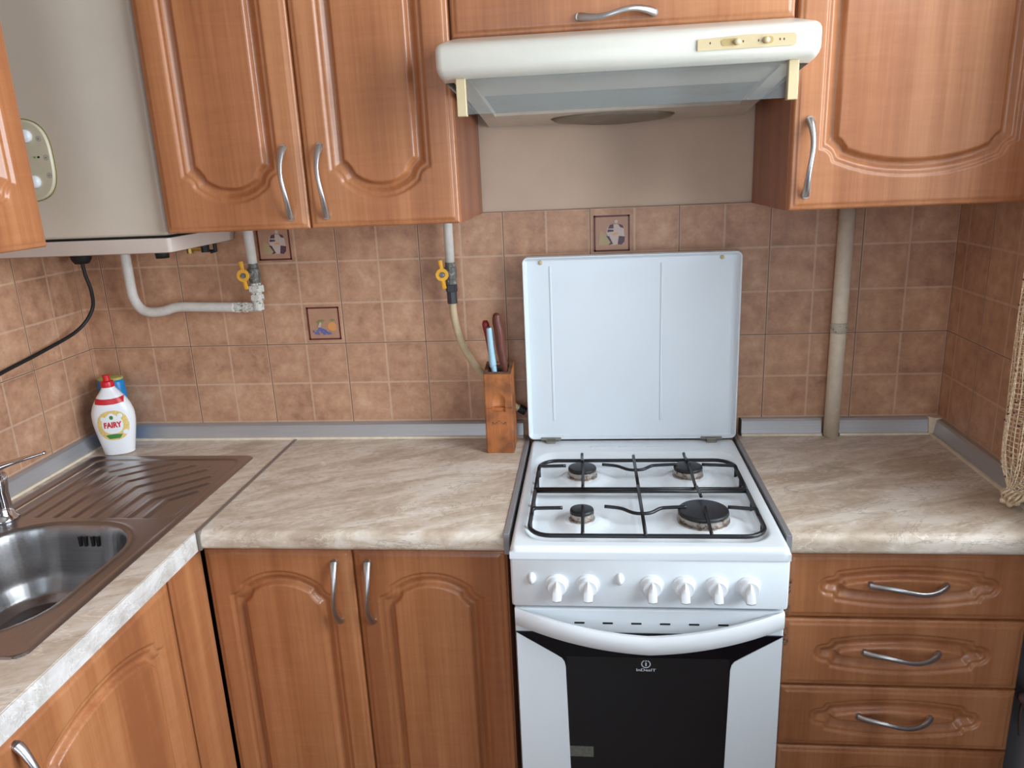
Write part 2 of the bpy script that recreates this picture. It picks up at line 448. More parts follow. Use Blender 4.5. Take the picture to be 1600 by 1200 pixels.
# printed picture tiles set in the back wall
def flatpoly(mb, pts, y, m=0):
    mb.add([(x, y, z) for x, z in pts], [tuple(range(len(pts)))], m)
def disc(cx, cz, r, n=14, sx=1, sz=1, rot=0):
    return [(cx + r * sx * math.cos(2 * PI * k / n) * math.cos(rot) - r * sz * math.sin(2 * PI * k / n) * math.sin(rot),
             cz + r * sx * math.cos(2 * PI * k / n) * math.sin(rot) + r * sz * math.sin(2 * PI * k / n) * math.cos(rot)) for k in range(n)]
P_BG = plain('print_ground', (178, 134, 108), .4, 0, .07, 40)
P_WHITE = plain('print_white', (196, 176, 166), .4, 0, .05); P_PLUM = plain('print_plum', (84, 54, 66), .4, 0, .12)
P_BLUE = plain('print_blue', (98, 104, 160), .4, 0, .15, 90); P_GREEN = plain('print_green', (128, 136, 76), .4, 0, .1)
P_ORANGE = plain('print_orange', (216, 150, 88), .4, 0, .1); P_CREAM = plain('print_cream', (176, 152, 112), .4, 0, .06)
PM = [P_BG, MAROON, P_WHITE, P_PLUM, P_BLUE, P_GREEN, P_ORANGE, P_CREAM]
def picture_tile(cx, cz, kind, label):
    b = MB(); h = .0405
    b.box(cx - h, cx + h, -.0012, 0, cz - h, cz + h, 0)
    e = .0038
    for x0, x1, z0, z1 in ((-h, h, -h, -h + e), (-h, h, h - e, h), (-h, -h + e, -h, h), (h - e, h, -h, h)):
        b.box(cx + x0, cx + x1, -.0017, -.0012, cz + z0, cz + z1, 1)
    y = -.0016
    q = lambda pts: [(cx + a, cz + c) for a, c in pts]
    if kind == 'pot':
        flatpoly(b, q([(-.030, -.026), (-.026, .006), (-.012, -.004), (0, -.026)]), y, 7)
        flatpoly(b, q([(-.012, .002), (-.010, .014), (.0, .020), (.018, .020), (.027, .013), (.028, -.002), (.030, -.012), (.026, -.024), (.0, -.026), (-.008, -.010)]), y, 2)
        y2 = -.0018
        for pts in ([(-.009, .011), (-.004, .019), (.004, .021), (.004, .011)], [(.014, .021), (.024, .018), (.027, .011), (.019, .013)],
                    [(-.010, .003), (.004, .004), (.004, .008), (-.009, .009)], [(.016, -.006), (.030, -.008), (.028, -.020), (.022, -.026), (.013, -.025)],
                    [(-.013, -.005), (-.006, -.006), (.0, -.018), (.003, -.024), (-.008, -.026), (-.003, -.020)]):
            flatpoly(b, q(pts), y2, 3)
        flatpoly(b, [(cx + .010 + a, cz + .026 + c) for a, c in disc(0, 0, .004)], y2, 2)
        flatpoly(b, q([(.002, -.004), (.014, -.003), (.014, .001), (.003, .001)]), y2, 6)
    else:
        rnd = random.Random(3)
        flatpoly(b, [(cx + .020 + a, cz - .008 + c) for a, c in disc(0, 0, .011)], y, 6)
        for k in range(26):
            gx = -.028 + .042 * rnd.random(); gz = -.026 + (.017 * rnd.random()) * (1 - abs(gx + .012) / .03)
            flatpoly(b, [(cx + gx + a, cz + gz + c) for a, c in disc(0, 0, .0030, 8)], y - .00004 * (k + 1), 4)
        flatpoly(b, q([(-.018, .004), (-.008, .010), (.004, .008), (-.006, .001)]), y - .0015, 5)
        flatpoly(b, q([(.014, .008), (.022, .012), (.030, .008), (.022, .005)]), y, 5)
        flatpoly(b, q([(-.016, -.008), (-.010, .003), (-.006, .003), (-.008, -.010)]), y - .0016, 2)
    o = b.obj('picture_tile', PM, wb); o['label'] = label
picture_tile(.450, 1.354, 'pot', 'small picture tile with a plum and white pot, below the left wall cabinet')
picture_tile(.551, 1.157, 'fruit', 'small picture tile with blue grapes and an orange fruit')
picture_tile(1.249, 1.349, 'pot', 'small picture tile with a plum and white pot, above the raised cooker lid')

# ================================================================ ROUTED DOORS
PROF_D = np.array([0, .0015, .003, .0055, .008, .0105, .014, .019, .0235, .0265, .0285, .0300, .032])
PROF_H = np.array([0, .0012, .0026, .0030, .0024, .0027, .0046, .0068, .0074, .0062, .0036, .0006, 0]) * 1.65
def door_contour(w, h, m=.052, top=True, bottom=True):
    hw = w / 2 - m; e = .022; rise = .030; P = []
    def end(sign, base):
        L = []
        # right side end -> notch -> arch -> notch -> left side
        for k in range(7):
            t = math.radians(-90 - 90 * k / 6)      # concave ear
            L.append((hw + .004 + e * math.cos(t) * 1.0, base + e + e * math.sin(t)))
        xa = hw + .004 - e
        for k in range(1, 24):
            s = 1 - 2 * k / 24; x = xa * s
            L.append((x, base + e + rise * (1 - abs(s) ** 2.2)))
        for k in range(7):
            t = math.radians(-90 - 90 * k / 6)
            q = (hw + .004 + e * math.cos(t), base + e + e * math.sin(t)); L.append((-q[0], q[1]))
        n = len(L); L = L[:n - 7] + L[n - 7:][::-1]
        return L
    ytop = h / 2 - m - e - rise
    if h < .4: ytop = h / 2 - m - e - rise * .6
    T = end(1, ytop)
    if not bottom: P = T + [(-hw, -h / 2 + m), (hw, -h / 2 + m)]
    else:
        B = [(-x, -y) for x, y in T]; P = T + B
    return P
def drawer_contour():
    pts = []
    half = []
    a, b = .126, .156
    for k in range(13):                         # right ear
        t = -PI / 2 + PI * k / 12
        half.append((b - .020 + .020 * math.cos(t), .020 * math.sin(t)))
    top = [(b - .026, .021), (a, .031)]
    for k in range(1, 20):
        s = 1 - 2 * k / 20; top.append((a * s, .031 + .012 * (1 - s * s)))
    top += [(-a, .031), (-b + .026, .021)]
    left = [(-x, -y) for x, y in half]
    bot = [(-x, -y) for x, y in top]
    return half + top + left + bot
def front_panel(name, w, h, contour, parent, loc, rz=0, t=.018, res=.0024, prof=1.0, mat=None):
    us = np.linspace(0, w, max(8, int(w / res) + 1)); vs = np.linspace(0, h, max(8, int(h / res) + 1))
    # extra lines near the edges for the rounded rim
    us = np.unique(np.concatenate([us, [.0008, .0018, .0034, w - .0008, w - .0018, w - .0034]]))
    vs = np.unique(np.concatenate([vs, [.0008, .0018, .0034, h - .0008, h - .0018, h - .0034]]))
    def f(U, V):
        d = np.minimum(np.minimum(U, w - U), np.minimum(V, h - V))
        y = np.zeros_like(U)
        r = .006
        dd = np.clip(d, 0, r); y += r - np.sqrt(np.maximum(0, r * r - (r - dd) ** 2))
        y += np.interp(d, [0, .006, .0075, .0105, .012], [.0022, .0022, .0026, .0006, 0])
        if contour is not None:
            s = sdist(contour, U - w / 2, V - h / 2) / prof
            y += np.where(s > 0, np.interp(s, PROF_D, PROF_H), 0)
        return U, -t + y, V
    V, F = grid(f, us, vs)
    nu, nv = len(us), len(vs)
    V = V.tolist(); F = [tuple(x) for x in F.tolist()]
    # sides + back
    loop = [i * nv for i in range(nu)] + [(nu - 1) * nv + j for j in range(1, nv)] + \
           [i * nv + nv - 1 for i in range(nu - 2, -1, -1)] + [j for j in range(nv - 2, 0, -1)]
    n0 = len(V); L = len(loop)
    for i in loop: V.append([V[i][0], 0.0, V[i][2]])
    for k in range(L):
        a, b = loop[k], loop[(k + 1) % L]
        F.append((b, a, n0 + k, n0 + (k + 1) % L))
    F.append(tuple(range(n0, n0 + L)))
    o = O(name, V, F, mat or WOOD, parent, smooth=True, world=False)
    base = roff(parent)
    o.location = Vector(loc) - base; o.rotation_euler = (0, 0, rz)
    return o
def bow_handle(parent, cx, cz, L=.128, vertical=True, t=.018, flip=1, sag=.0, droop=0):
    """S-shaped satin bow handle on the face of a door, in the door's own coordinates"""
    n = 24; pts = []; R = []
    for i in range(n + 1):
        s = i / n; a = s - .5
        out = .003 + .026 * math.sin(PI * s) ** .75
        side = flip * .0025 * math.sin(2 * PI * s) + sag * math.sin(PI * s)
        p = (side, L * a) if vertical else (L * a, side)
        pts.append((cx + p[0], -t - out, cz + p[1]))
        R.append(.0046 + .0032 * abs(2 * a) ** 2.2)
    b = MB(); b.tube(pts, R, 12, flat=.72, up=(0, 1, 0))
    for s in (pts[0], pts[-1]):
        b.lathe([(0, .0072), (.004, .0066)], (s[0], -t + .0005, s[2]), (0, -1, 0), 16)
    o = b.obj('handle', NICKEL, parent, world=False)
    smoothed(o, 50); o['label'] = 'satin metal bow handle'
    return o

def carcass(parent, x0, x1, y0, y1, z0, z1, t=.016, shelves=(), mat=None, top=True, back=True):
    b = MB()
    b.box(x0, x0 + t, y0, y1, z0, z1); b.box(x1 - t, x1, y0, y1, z0, z1)
    b.box(x0 + t, x1 - t, y0, y1, z0, z0 + t)
    if top: b.box(x0 + t, x1 - t, y0, y1, z1 - t, z1)
    if back: b.box(x0 + t, x1 - t, y1 - .004, y1, z0 + t, z1 - (t if top else 0))
    for s in shelves: b.box(x0 + t, x1 - t, y0 + .02, y1 - .004, s, s + t)
    return b.obj('carcass', mat or WOOD_SIDE, parent)

UZ0, UZ1 = 1.405, 2.13
YU = -.302
# --- wall cabinet with two doors, left
c = thing('wall_cabinet', (.66, -.15, UZ0), 'cherry-brown double-door wall cabinet between the boiler and the cooker hood', 'cabinet', 'cherry-brown wall cabinets')
carcass(c, .3665, .9555, YU, -.001, UZ0, UZ1, shelves=(1.76,))
for i, (x0, x1) in enumerate(((.368, .6605), (.6635, .955))):
    w_ = x1 - x0
    d = front_panel('door', w_, UZ1 - UZ0, door_contour(w_, UZ1 - UZ0), c, (x0, YU, UZ0))
    bow_handle(d, (w_ - .034) if i == 0 else .034, .087, flip=1 if i == 0 else 1)
# --- wall cabinet, right
c = thing('wall_cabinet', (1.77, -.15, UZ0), 'cherry-brown single-door wall cabinet right of the cooker hood', 'cabinet', 'cherry-brown wall cabinets')
carcass(c, 1.5565, 1.985, YU, -.001, UZ0, UZ1, shelves=(1.76,))
w_ = .427
d = front_panel('door', w_, UZ1 - UZ0, door_contour(w_, UZ1 - UZ0), c, (1.558, YU, UZ0))
bow_handle(d, .028, .091, flip=-1)
# --- flap cabinet above the hood
c = thing('hood_cabinet', (1.256, -.15, 1.727), 'cherry-brown flap-door wall cabinet above the cooker hood', 'cabinet', 'cherry-brown wall cabinets')
carcass(c, .9565, 1.5555, YU, -.001, 1.727, UZ1)
d = front_panel('door', .594, UZ1 - 1.727, door_contour(.594, UZ1 - 1.727, .050), c, (.959, YU, 1.727))
bow_handle(d, .292, .022, vertical=False, flip=-2)
# --- wall cabinet on the left wall
c = thing('wall_cabinet', (.1, -.76, UZ0), 'cherry-brown wall cabinet on the left wall, in front of the boiler', 'cabinet', 'cherry-brown wall cabinets')
carcass(c, -.059, .252, -.978, -.528, UZ0, UZ1)
d = front_panel('door', .446, UZ1 - UZ0, door_contour(.446, UZ1 - UZ0), c, (.252, -.974, UZ0), rz=PI / 2)
bow_handle(d, .035, .087)

# ================================================================ BASE CABINETS
BZ = .8245
c = thing('base_cabinet', (.74, -.24, .0), 'cherry-brown two-door base cabinet left of the cooker', 'cabinet', 'cherry-brown base cabinets')
carcass(c, .4370, 1.034, -.482, -.03, .10, BZ, top=True)
MB().box(.445, 1.03, -.43, -.41, 0, .10).obj('plinth', WOOD_SIDE, c)
for i, (x0, x1) in enumerate(((.4372, .7355), (.7385, 1.0325))):
    w_ = x1 - x0; h_ = .705
    d = front_panel('door', w_, h_, door_contour(w_, h_, .047), c, (x0, -.482, .108))
    bow_handle(d, (w_ - .035) if i == 0 else .028, h_ - .090, flip=-1)
# sink base with corner filler
c = thing('sink_base_cabinet', (.2, -.9, .0), 'cherry-brown base cabinet under the sink, turned towards the window', 'cabinet', 'cherry-brown base cabinets')
b = MB()
b.box(-.04, .418, -1.50, -1.484, .10, BZ); b.box(-.04, .418, -.06, -.044, .10, BZ); b.box(-.04, .418, -1.484, -.06, .10, .116)
b.box(-.044, -.04, -1.5, -.044, .10, BZ)
b.box(.405, .418, -1.484, -.52, BZ - .07, BZ)
b.obj('carcass', WOOD_SIDE, c)
MB().box(.35, .37, -1.48, -.53, 0, .10).obj('plinth', WOOD_SIDE, c)
O('filler_strip', *(lambda q: (q.V, q.F))(MB().box(.418, .4345, -.619, -.5005, .108, .813)), WOOD, c, bevel=.003)
d = front_panel('door', .420, .705, door_contour(.420, .705, .050), c, (.418, -1.042, .108), rz=PI / 2)
bow_handle(d, .032, .705 - .080, flip=1)
d = front_panel('door', .420, .705, door_contour(.420, .705, .050), c, (.418, -1.466, .108), rz=PI / 2)
bow_handle(d, .388, .705 - .080, flip=1)
# drawer unit
CHIPM = worn('bare_chipped_board', (150, 104, 70), (84, 52, 38), 160, .7, .52)
c = thing('drawer_cabinet', (1.755, -.24, .0), 'cherry-brown chest of four drawers right of the cooker', 'cabinet', 'cherry-brown base cabinets')
carcass(c, 1.548, 1.968, -.482, -.03, .10, BZ)
MB().box(1.552, 1.964, -.43, -.41, 0, .10).obj('plinth', WOOD_SIDE, c)
for i, (z0, z1) in enumerate(((.682, .813), (.537, .678), (.401, .533), (.112, .397))):
    h_ = z1 - z0
    d = front_panel('drawer_front', .422, h_, drawer_contour() if i < 3 else door_contour(.422, h_, .05), c, (1.547, -.482, z0), prof=.98, res=.002)
    bow_handle(d, .211, h_ / 2 + (.004), vertical=False, flip=1.6)
    if i < 2:
        d['label'] = ('topmost' if i == 0 else 'second') + ' drawer front, chipped at its left edge'
        rn = random.Random(11 + i)
        for q, (za, zb2) in enumerate((((.006, .030), (.050, .082)), ((.086, .122),))[i]):
            L_ = [(-.0006, za)]; nn = 7
            for k in range(nn + 1): L_.append((.0045 + .0065 * rn.random() * math.sin(PI * (k + .5) / (nn + 1)), za + (zb2 - za) * k / nn))
            L_.append((-.0006, zb2))
            bb = MB(); bb.loft([[(x_, -.0182 + (.0012 if yy_ else 0), z_) for x_, z_ in L_] for yy_ in (0, 1)])
            bb.obj('chipped_edge', CHIPM, d, world=False)

# ================================================================ WORKTOPS
WT = .865; WB = .827
def nosed(b, x0, x1, yb, yf, axis='y', r=.016, m=0, mf=0):
    """slab from wall to a rounded front edge; cross-section in the yz plane extruded along x"""
    pr = [(yb, WB), (yb, WT)]
    for k in range(7):
        t = math.radians(90 - 90 * k / 6); pr.append((yf + r - r * math.cos(t), WT - r + r * math.sin(t)))
    for k in range(7):
        t = math.radians(90 * k / 6); rr = .010
        pr.append((yf + rr - rr * math.cos(t), WB + rr - rr * math.sin(t)))
    b.loft([[(x, y, z) for y, z in pr] for x in (x0, x1)], m=m)
b = MB(); nosed(b, .4565, 1.0355, -.001, -.532)
o = b.obj('worktop', MARBLE); smoothed(o, 30)
tag(o, 'beige marbled worktop between the sink counter and the cooker', 'worktop', 'beige marbled worktops')
b = MB(); nosed(b, 1.5425, 1.9985, -.001, -.532)
o = b.obj('worktop', MARBLE); smoothed(o, 30)
tag(o, 'beige marbled worktop right of the cooker, against the right wall', 'worktop', 'beige marbled worktops')
# sink counter with the cut-out
SX0, SX1, SY0, SY1 = .012, .382, -.900, -.150
t = thing('sink_worktop', (.2, -.7, WB), 'beige marbled worktop along the left wall holding the sink', 'worktop', 'beige marbled worktops')
b = MB()
b.box(-.059, SX0, -1.52, -.001, WB, WT); b.box(SX1, .448, -1.52, -.001, WB, WT)
b.box(SX0, SX1, SY1, -.001, WB, WT); b.box(SX0, SX1, -1.52, SY0, WB, WT)
b.obj('slab', MARBLE, t)
o = MB().box(.448, .4505, -1.52, -.536, WB, WT - .0006).obj('edge_strip', MARBLE_EDGE_LIT, t); o['label'] = 'edge strip facing the room, painted paler for the window light on it'
o = MB().box(.448, .4562, -.534, -.002, WB, WT + .0012).obj('worktop_joint_strip', ALU_Y)
o.data.materials.clear(); o.data.materials.append(RUBBERG)
tag(o, 'dark grey metal strip joining the sink counter and the left worktop', 'strip', 'metal worktop edge strips')
for x0, x1, lab in ((1.0358, 1.0465, 'thin metal strip on the worktop end left of the cooker'), (1.5325, 1.5422, 'thin metal strip on the worktop end right of the cooker')):
    b = MB(); b.box(x0, x1, -.536, -.016, WB - .002, WT + .0018)
    o = b.obj('worktop_end_strip', STRIPG, bevel=.0012); tag(o, lab, 'strip', 'metal worktop edge strips')

# aluminium upstands
def upstand(pts, mat, label, caps=()):
    """profile swept between two points; out = direction away from the wall"""
    (a, bq, out) = pts
    pr = [(0, WT), (.022, WT), (.022, WT + .003), (.0175, WT + .0045), (.0125, WT + .0305), (.0125, WT + .0345), (.0085, WT + .0385), (.0, WT + .040)]
    rings = []
    for p in (a, bq):
        rings.append([(p[0] + out[0] * d, p[1] + out[1] * d, z) for d, z in pr])
    t = thing('worktop_upstand', ((a[0] + bq[0]) / 2, (a[1] + bq[1]) / 2, WT), label, 'upstand', 'aluminium worktop upstands')
    b = MB(); b.loft(rings); o = b.obj('profile', mat, t); smoothed(o, 20)
    b = MB()
    q = [(.0176, WT + .0060), (.0186, WT + .0062), (.0138, WT + .0298), (.0128, WT + .0296)]
    q = [(.0223, WT + .0002), (.0243, WT + .0002), (.0229, WT + .0052), (.0180, WT + .0052)]
    b.loft([[(p[0] + out[0] * d, p[1] + out[1] * d, z) for d, z in q] for p in (a, bq)])
    b.obj('seal', PIPEGREY, t)
    return t
upstand(((-.036, -.0005), (1.030, -.0005), (0, -1)), ALU_X, 'long grey aluminium upstand behind the left worktops')
t1 = upstand(((1.551, -.0005), (1.735, -.0005), (0, -1)), ALU_X, 'short aluminium upstand between the cooker and the vertical pipe')
upstand(((1.775, -.0005), (1.974, -.0005), (0, -1)), ALU_X, 'short aluminium upstand between the vertical pipe and the right corner')
upstand(((XL + .0005, -1.5), (XL + .0005, -.0245), (1, 0)), ALU_Y, 'grey aluminium upstand along the left wall behind the sink')
upstand(((XR - .0005, -.56), (XR - .0005, -.0245), (-1, 0)), ALU_Y, 'grey aluminium upstand along the right wall')
MB().box(1.547, 1.5505, -.020, -.0005, WT, WT + .039).obj('end_cap', BLACK, t1)
b = MB(); b.add([(1.9745, -.0005, WT), (1.9745, -.0215, WT), (1.9795, -.0260, WT), (1.9990, -.0260, WT), (1.9990, -.0005, WT),
                 (1.9745, -.0005, WT + .041), (1.9745, -.0135, WT + .041), (1.9850, -.0235, WT + .041), (1.9990, -.0240, WT + .041), (1.9990, -.0005, WT + .041)],
                [(4, 3, 2, 1, 0), (5, 6, 7, 8, 9), (0, 1, 6, 5), (1, 2, 7, 6), (2, 3, 8, 7), (3, 4, 9, 8), (4, 0, 5, 9)])
o = b.obj('upstand_corner_piece', PIPEGREY); tag(o, 'grey plastic corner piece joining the right upstands', 'corner piece')

# ================================================================ SINK
t = thing('inset_sink', (.19, -.53, WT), 'stainless steel inset sink with ribbed drainboard and one bowl', 'sink')
KX0, KX1, KY0, KY1 = -.018, .396, -.925, -.137
outer = rrect(KX0, KX1, KY0, KY1, .022)
bowl = rrect(.052, .346, -.884, -.506, .112, 14)
dep = rrect(.004, .374, -.480, -.158, .030)
RIDGES = [[(.311, -.472), (.311, -.39), (.352, -.343)], [(.275, -.472), (.277, -.385), (.355, -.300)],
          [(.237, -.472), (.239, -.356), (.340, -.262)], [(.197, -.472), (.199, -.320), (.312, -.222)],
          [(.157, -.472), (.159, -.290), (.270, -.195)], [(.117, -.472), (.119, -.260), (.215, -.180)],
          [(.077, -.472), (.079, -.235), (.150, -.180)], [(.040, -.460), (.041, -.215), (.080, -.180)]]
us = np.arange(KX0, KX1 + .0001, .0023); vs = np.arange(KY0, KY1 + .0001, .0024)
def sinkf(U, V):
    do = sdist(outer, U, V)
    z = np.interp(do, [-.02, 0, .0012, .004, .012, .015], [WT + .0003, WT + .0003, WT + .0024, WT + .0034, WT + .0034, WT + .0026])
    dd = sdist(dep, U, V)
    z -= np.where(dd > 0, np.interp(dd, [0, .006, .009], [0, .0030, .0032]), 0)
    for L in RIDGES:
        for (ax, ay), (bx, by) in zip(L[:-1], L[1:]):
            dx, dy = bx - ax, by - ay; tt = np.clip(((U - ax) * dx + (V - ay) * dy) / (dx * dx + dy * dy), 0, 1)
            q = np.hypot(U - ax - tt * dx, V - ay - tt * dy)
            z = np.maximum(z, WT - .0002 + .0026 * np.interp(q, [0, .004, .010], [1, .75, -.2]))
    db = sdist(bowl, U, V)
    z -= np.where(db > -.006, np.interp(db, [-.006, 0, .004, .010, .020, .034, .050, .070, .2], [0, .0016, .012, .050, .100, .130, .142, .146, .150]), 0)
    lip = np.exp(-((db + .010) / .004) ** 2) * .0010
    return U, V, z + lip
V, F = grid(sinkf, us, vs)
fc = V[F].mean(1); dbc = sdist(bowl, fc[:, 0], fc[:, 1]); doc = sdist(outer, fc[:, 0], fc[:, 1])
def sub(mask):
    FF = F[mask]; idx, inv = np.unique(FF, return_inverse=True)
    return V[idx], inv.reshape(FF.shape)
O('drainboard', *sub((dbc <= -.012) & (doc > 0)), STEEL, t, smooth=True)
bo = O('bowl', *sub(dbc > -.012), STEEL_BOWL, t, smooth=True)
b = MB()
for k in range(4):
    x = .196 + (0, .011, .026, .037)[k]
    b.box(x, x + .0048, -.5175, -.5150, WT - .040, WT - .020)
o = b.obj('overflow', BLACK, bo); o['label'] = 'dark overflow slots in the back of the bowl'
b = MB(); b.lathe([(0, .040), (.0015, .041), (.0022, .036), (.0006, .030), (.0004, .003)], (.185, -.695, WT - .1500))
b.obj('drain', CHROME, bo, smooth=True)
b = MB(); b.lathe([(0, .0285), (.0012, .0275), (.0014, .002)], (.185, -.695, WT - .1490)); b.obj('drain_hole', BLACK, bo)

# faucet
t = thing('mixer_tap', (.020, -.487, WT + .003), 'chrome single-lever mixer tap at the back of the sink', 'tap')
x, y, z = .020, -.487, WT + .0032
b = MB(); b.lathe([(0, .030), (.004, .030), (.008, .024), (.030, .021), (.060, .021), (.075, .024), (.090, .0245), (.098, .021), (.101, .004)], (x, y, z), seg=36)
b.obj('body', CHROME, t, smooth=True)
b = MB(); b.tube([(x, y, z + .094), (x + .010, y + .004, z + .108), (x + .045, y + .018, z + .118), (x + .092, y + .038, z + .128)], [.016, .015, .009, .0055], 14, flat=.55, up=(0, 0, 1), smoothn=6)
b.obj('lever', CHROME, t, smooth=True)
b = MB(); b.tube([(x, y - .012, z + .045), (x + .004, y - .06, z + .075), (x + .012, y - .13, z + .095), (x + .02, y - .19, z + .085), (x + .022, y - .20, z + .066)], [.013, .012, .011, .0105, .0105], 14, smoothn=6)
b.obj('spout', CHROME, t, smooth=True)

# ================================================================ COOKER
SXA, SXB, SYF, SYB = 1.052, 1.528, -.585, -.045
ST = .868
t = thing('gas_cooker', (1.29, -.30, 0), 'white freestanding gas cooker with raised lid and dark oven door', 'cooker')
sb = MB()
sb.box(SXA + .002, SXB - .002, SYF + .035, SYB, .10, .846)
o = sb.obj('body', ENAMEL, t, bevel=.003)
for xx in (SXA + .03, SXB - .03):
    for yy in (SYF + .07, SYB - .04): MB().cyl((xx, yy, 0), (0, 0, 1), .016, .10).obj('foot', BLACK, t)
# hob
hobo = rrect(SXA, SXB, SYF - .004, SYB, .012)
well = rrect(SXA + .020, SXB - .020, SYF + .020, SYB - .085, .050, 10)
BUR = [(1.176, -.262, .0290), (1.397, -.258, .0290), (1.177, -.468, .0215), (1.399, -.470, .0450)]
def hobf(U, V):
    do = sdist(hobo, U, V); dw = sdist(well, U, V)
    z = np.interp(do, [-.01, 0, .001, .003, .006, .010], [ST - .010, ST - .010, ST - .005, ST - .0018, ST - .0003, ST])
    dip = np.where(dw > 0, np.interp(dw, [0, .006, .014, .020], [0, .0035, .0095, .0105]), 0)
    for cx, cy, r in BUR:
        q = np.hypot(U - cx, V - cy)
        dip -= np.where(dw > 0, np.interp(q, [0, r + .012, r + .030, r + .042], [.0075, .0072, .0015, 0]), 0)
    return U, V, z - dip
us = np.unique(np.concatenate([np.linspace(SXA, SXB, 150), [SXA + .001, SXA + .002, SXB - .001, SXB - .002]]))
vs = np.unique(np.concatenate([np.linspace(SYF - .004, SYB, 165), [SYF - .003, SYF - .002, SYF - .001]]))
V, F = grid(hobf, us, vs)
nu, nv = len(us), len(vs)
V = V.tolist(); F = [tuple(q) for q in F.tolist()]
loop = [i * nv for i in range(nu)] + [(nu - 1) * nv + j for j in range(1, nv)] + [i * nv + nv - 1 for i in range(nu - 2, -1, -1)] + [j for j in range(nv - 2, 0, -1)]
n0 = len(V)
for i in loop: V.append([V[i][0], V[i][1], .846])
for k in range(len(loop)):
    a_, b_ = loop[k], loop[(k + 1) % len(loop)]; F.append((b_, a_, n0 + k, n0 + (k + 1) % len(loop)))
hob = O('hob', V, F, ENAMEL, t, smooth=True); smoothed(hob, 60)
for k in range(3):
    b = MB(); x0 = 1.194 + k * .0650
    P = rrect(x0, x0 + .056, -.1000, -.0935, .003, 4)
    b.loft([[(p[0], p[1], zz) for p in P] for zz in (ST - .0005, ST + .0012)])
    b.obj('vent_rib', WHITEP, hob)
BN = ['rear left', 'rear right', 'small front left', 'large front right']
for (cx, cy, r), nm in zip(BUR, BN):
    b = MB(); zb = ST - .0050
    b.lathe([(0, r + .003), (.004, r + .003), (.005, r - .001), (.008, r - .001), (.009, r + .001), (.0155, r + .001), (.0165, r - .002)], (cx, cy, zb), seg=48)
    u_ = b.obj('burner', BURNER, t); smoothed(u_, 40); u_['label'] = nm + ' burner with metal ring and black cap'
    b = MB(); b.lathe([(0, r - .001), (.002, r + .001), (.005, r), (.0065, r - .004), (.0072, .001)], (cx, cy, zb + .0165), seg=48)
    cpo = b.obj('burner_cap', BLACKCAP, u_, smooth=True)
# control panel
PY = SYF - .004
b = MB()
pr = []
for yy, zz in ((SYF + .036, .752), (PY + .006, .752), (PY + .0015, .754), (PY, .760), (PY + .001, .840), (PY + .003, .850), (PY + .006, .8555), (SYF + .036, .8575)):
    pr.append((yy, zz))
xs = [SXA, SXA + .001, SXA + .005, SXB - .005, SXB - .001, SXB]
ins = [.006, .003, 0, 0, .003, .006]
b.loft([[(x_, min(y_ + i_, SYF + .036), z_) for y_, z_ in pr] for x_, i_ in zip(xs, ins)])
pn = b.obj('control_panel', ENAMEL, t); smoothed(pn, 40)
KZ = .799
def knob(x, lab):
    b = MB(); c0 = (x, PY - .0005, KZ)
    b.lathe([(0, .0212), (.0030, .0210), (.0045, .0174), (.0120, .0167), (.0142, .0152), (.0150, .001)], (x, PY + .001, KZ - .003), (0, -1, 0), 36)
    sk = b.obj('knob', WHITEP, pn); smoothed(sk, 38)
    b = MB(); rings = []
    for k in range(9):                       # pointer ridge, tall at the lower end
        s = k / 8; zz = KZ + .012 - .034 * s
        hw_ = .0030 + .0062 * math.sin(min(1, s * 1.15) * PI * .55) ; dpt = .010 + .020 * s ** .8 if s < .92 else .024
        if k == 0: hw_ = .0010
        rings.append([(x - hw_, PY - .008, zz), (x - hw_ * .8, PY - dpt, zz), (x, PY - dpt - .0030, zz), (x + hw_ * .8, PY - dpt, zz), (x + hw_, PY - .008, zz)])
    b.loft(rings); g = b.obj('knob_grip', WHITEP, sk); smoothed(g, 50)
for x in (1.133, 1.187, 1.297, 1.352, 1.407, 1.460): knob(x, '')
for x in (1.089, 1.242):
    b = MB(); b.lathe([(0, .0095), (.002, .0092), (.003, .0070), (.008, .0062), (.011, .0040), (.012, .0005)], (x, PY + .001, .8085), (0, -1, 0), 28, sx=.85, sy=1.25, rotx=(1, 0, 0))
    b.obj('push_button', WHITEP, pn, smooth=True)
# oven door
DY = SYF + .004; DZ0, DZ1_ = .135, .745
od = O('oven_door', *(lambda q: (q.V, q.F))(MB().box(SXA + .003, SXB - .003, DY, DY + .030, DZ0, DZ1_)), ENAMEL, t, bevel=.004)
CX = 1.290
# dark glass over the face, below the vent strip
b = MB(); b.box(SXA + .0045, SXB - .0045, DY - .0035, DY, DZ0 + .004, .6975)
gl = b.obj('door_glass', OVENGLASS, od)
b = MB(); b.box(1.146, 1.434, DY - .0042, DY - .0035, .19, .650)
b.obj('oven_window', OVENWIN, gl)
def prism(b, pts, y0, y1, m=0):
    b.loft([[(x, y, z) for x, z in pts] for y in (y0, y1)], m=m)
for s in (-1, 1):
    P = [(.2325, .697), (.162, .652), (.152, .645), (.1475, .638), (.1455, .628), (.1410, .40), (.1390, .139), (.2325, .139)]
    b = MB(); prism(b, [(CX + s * a, z_) for a, z_ in (P if s < 0 else P[::-1])], DY - .0048, DY - .0034)
    b.obj('side_panel', ENAMEL, gl)
# slots
for k in range(6):
    b = MB(); x0 = 1.1615 + k * .0502
    prism(b, rrect(x0, x0 + .0185, .7145, .7180, .0014, 3), DY - .0004, DY + .0008)
    b.obj('vent_slot', BLACK, od)
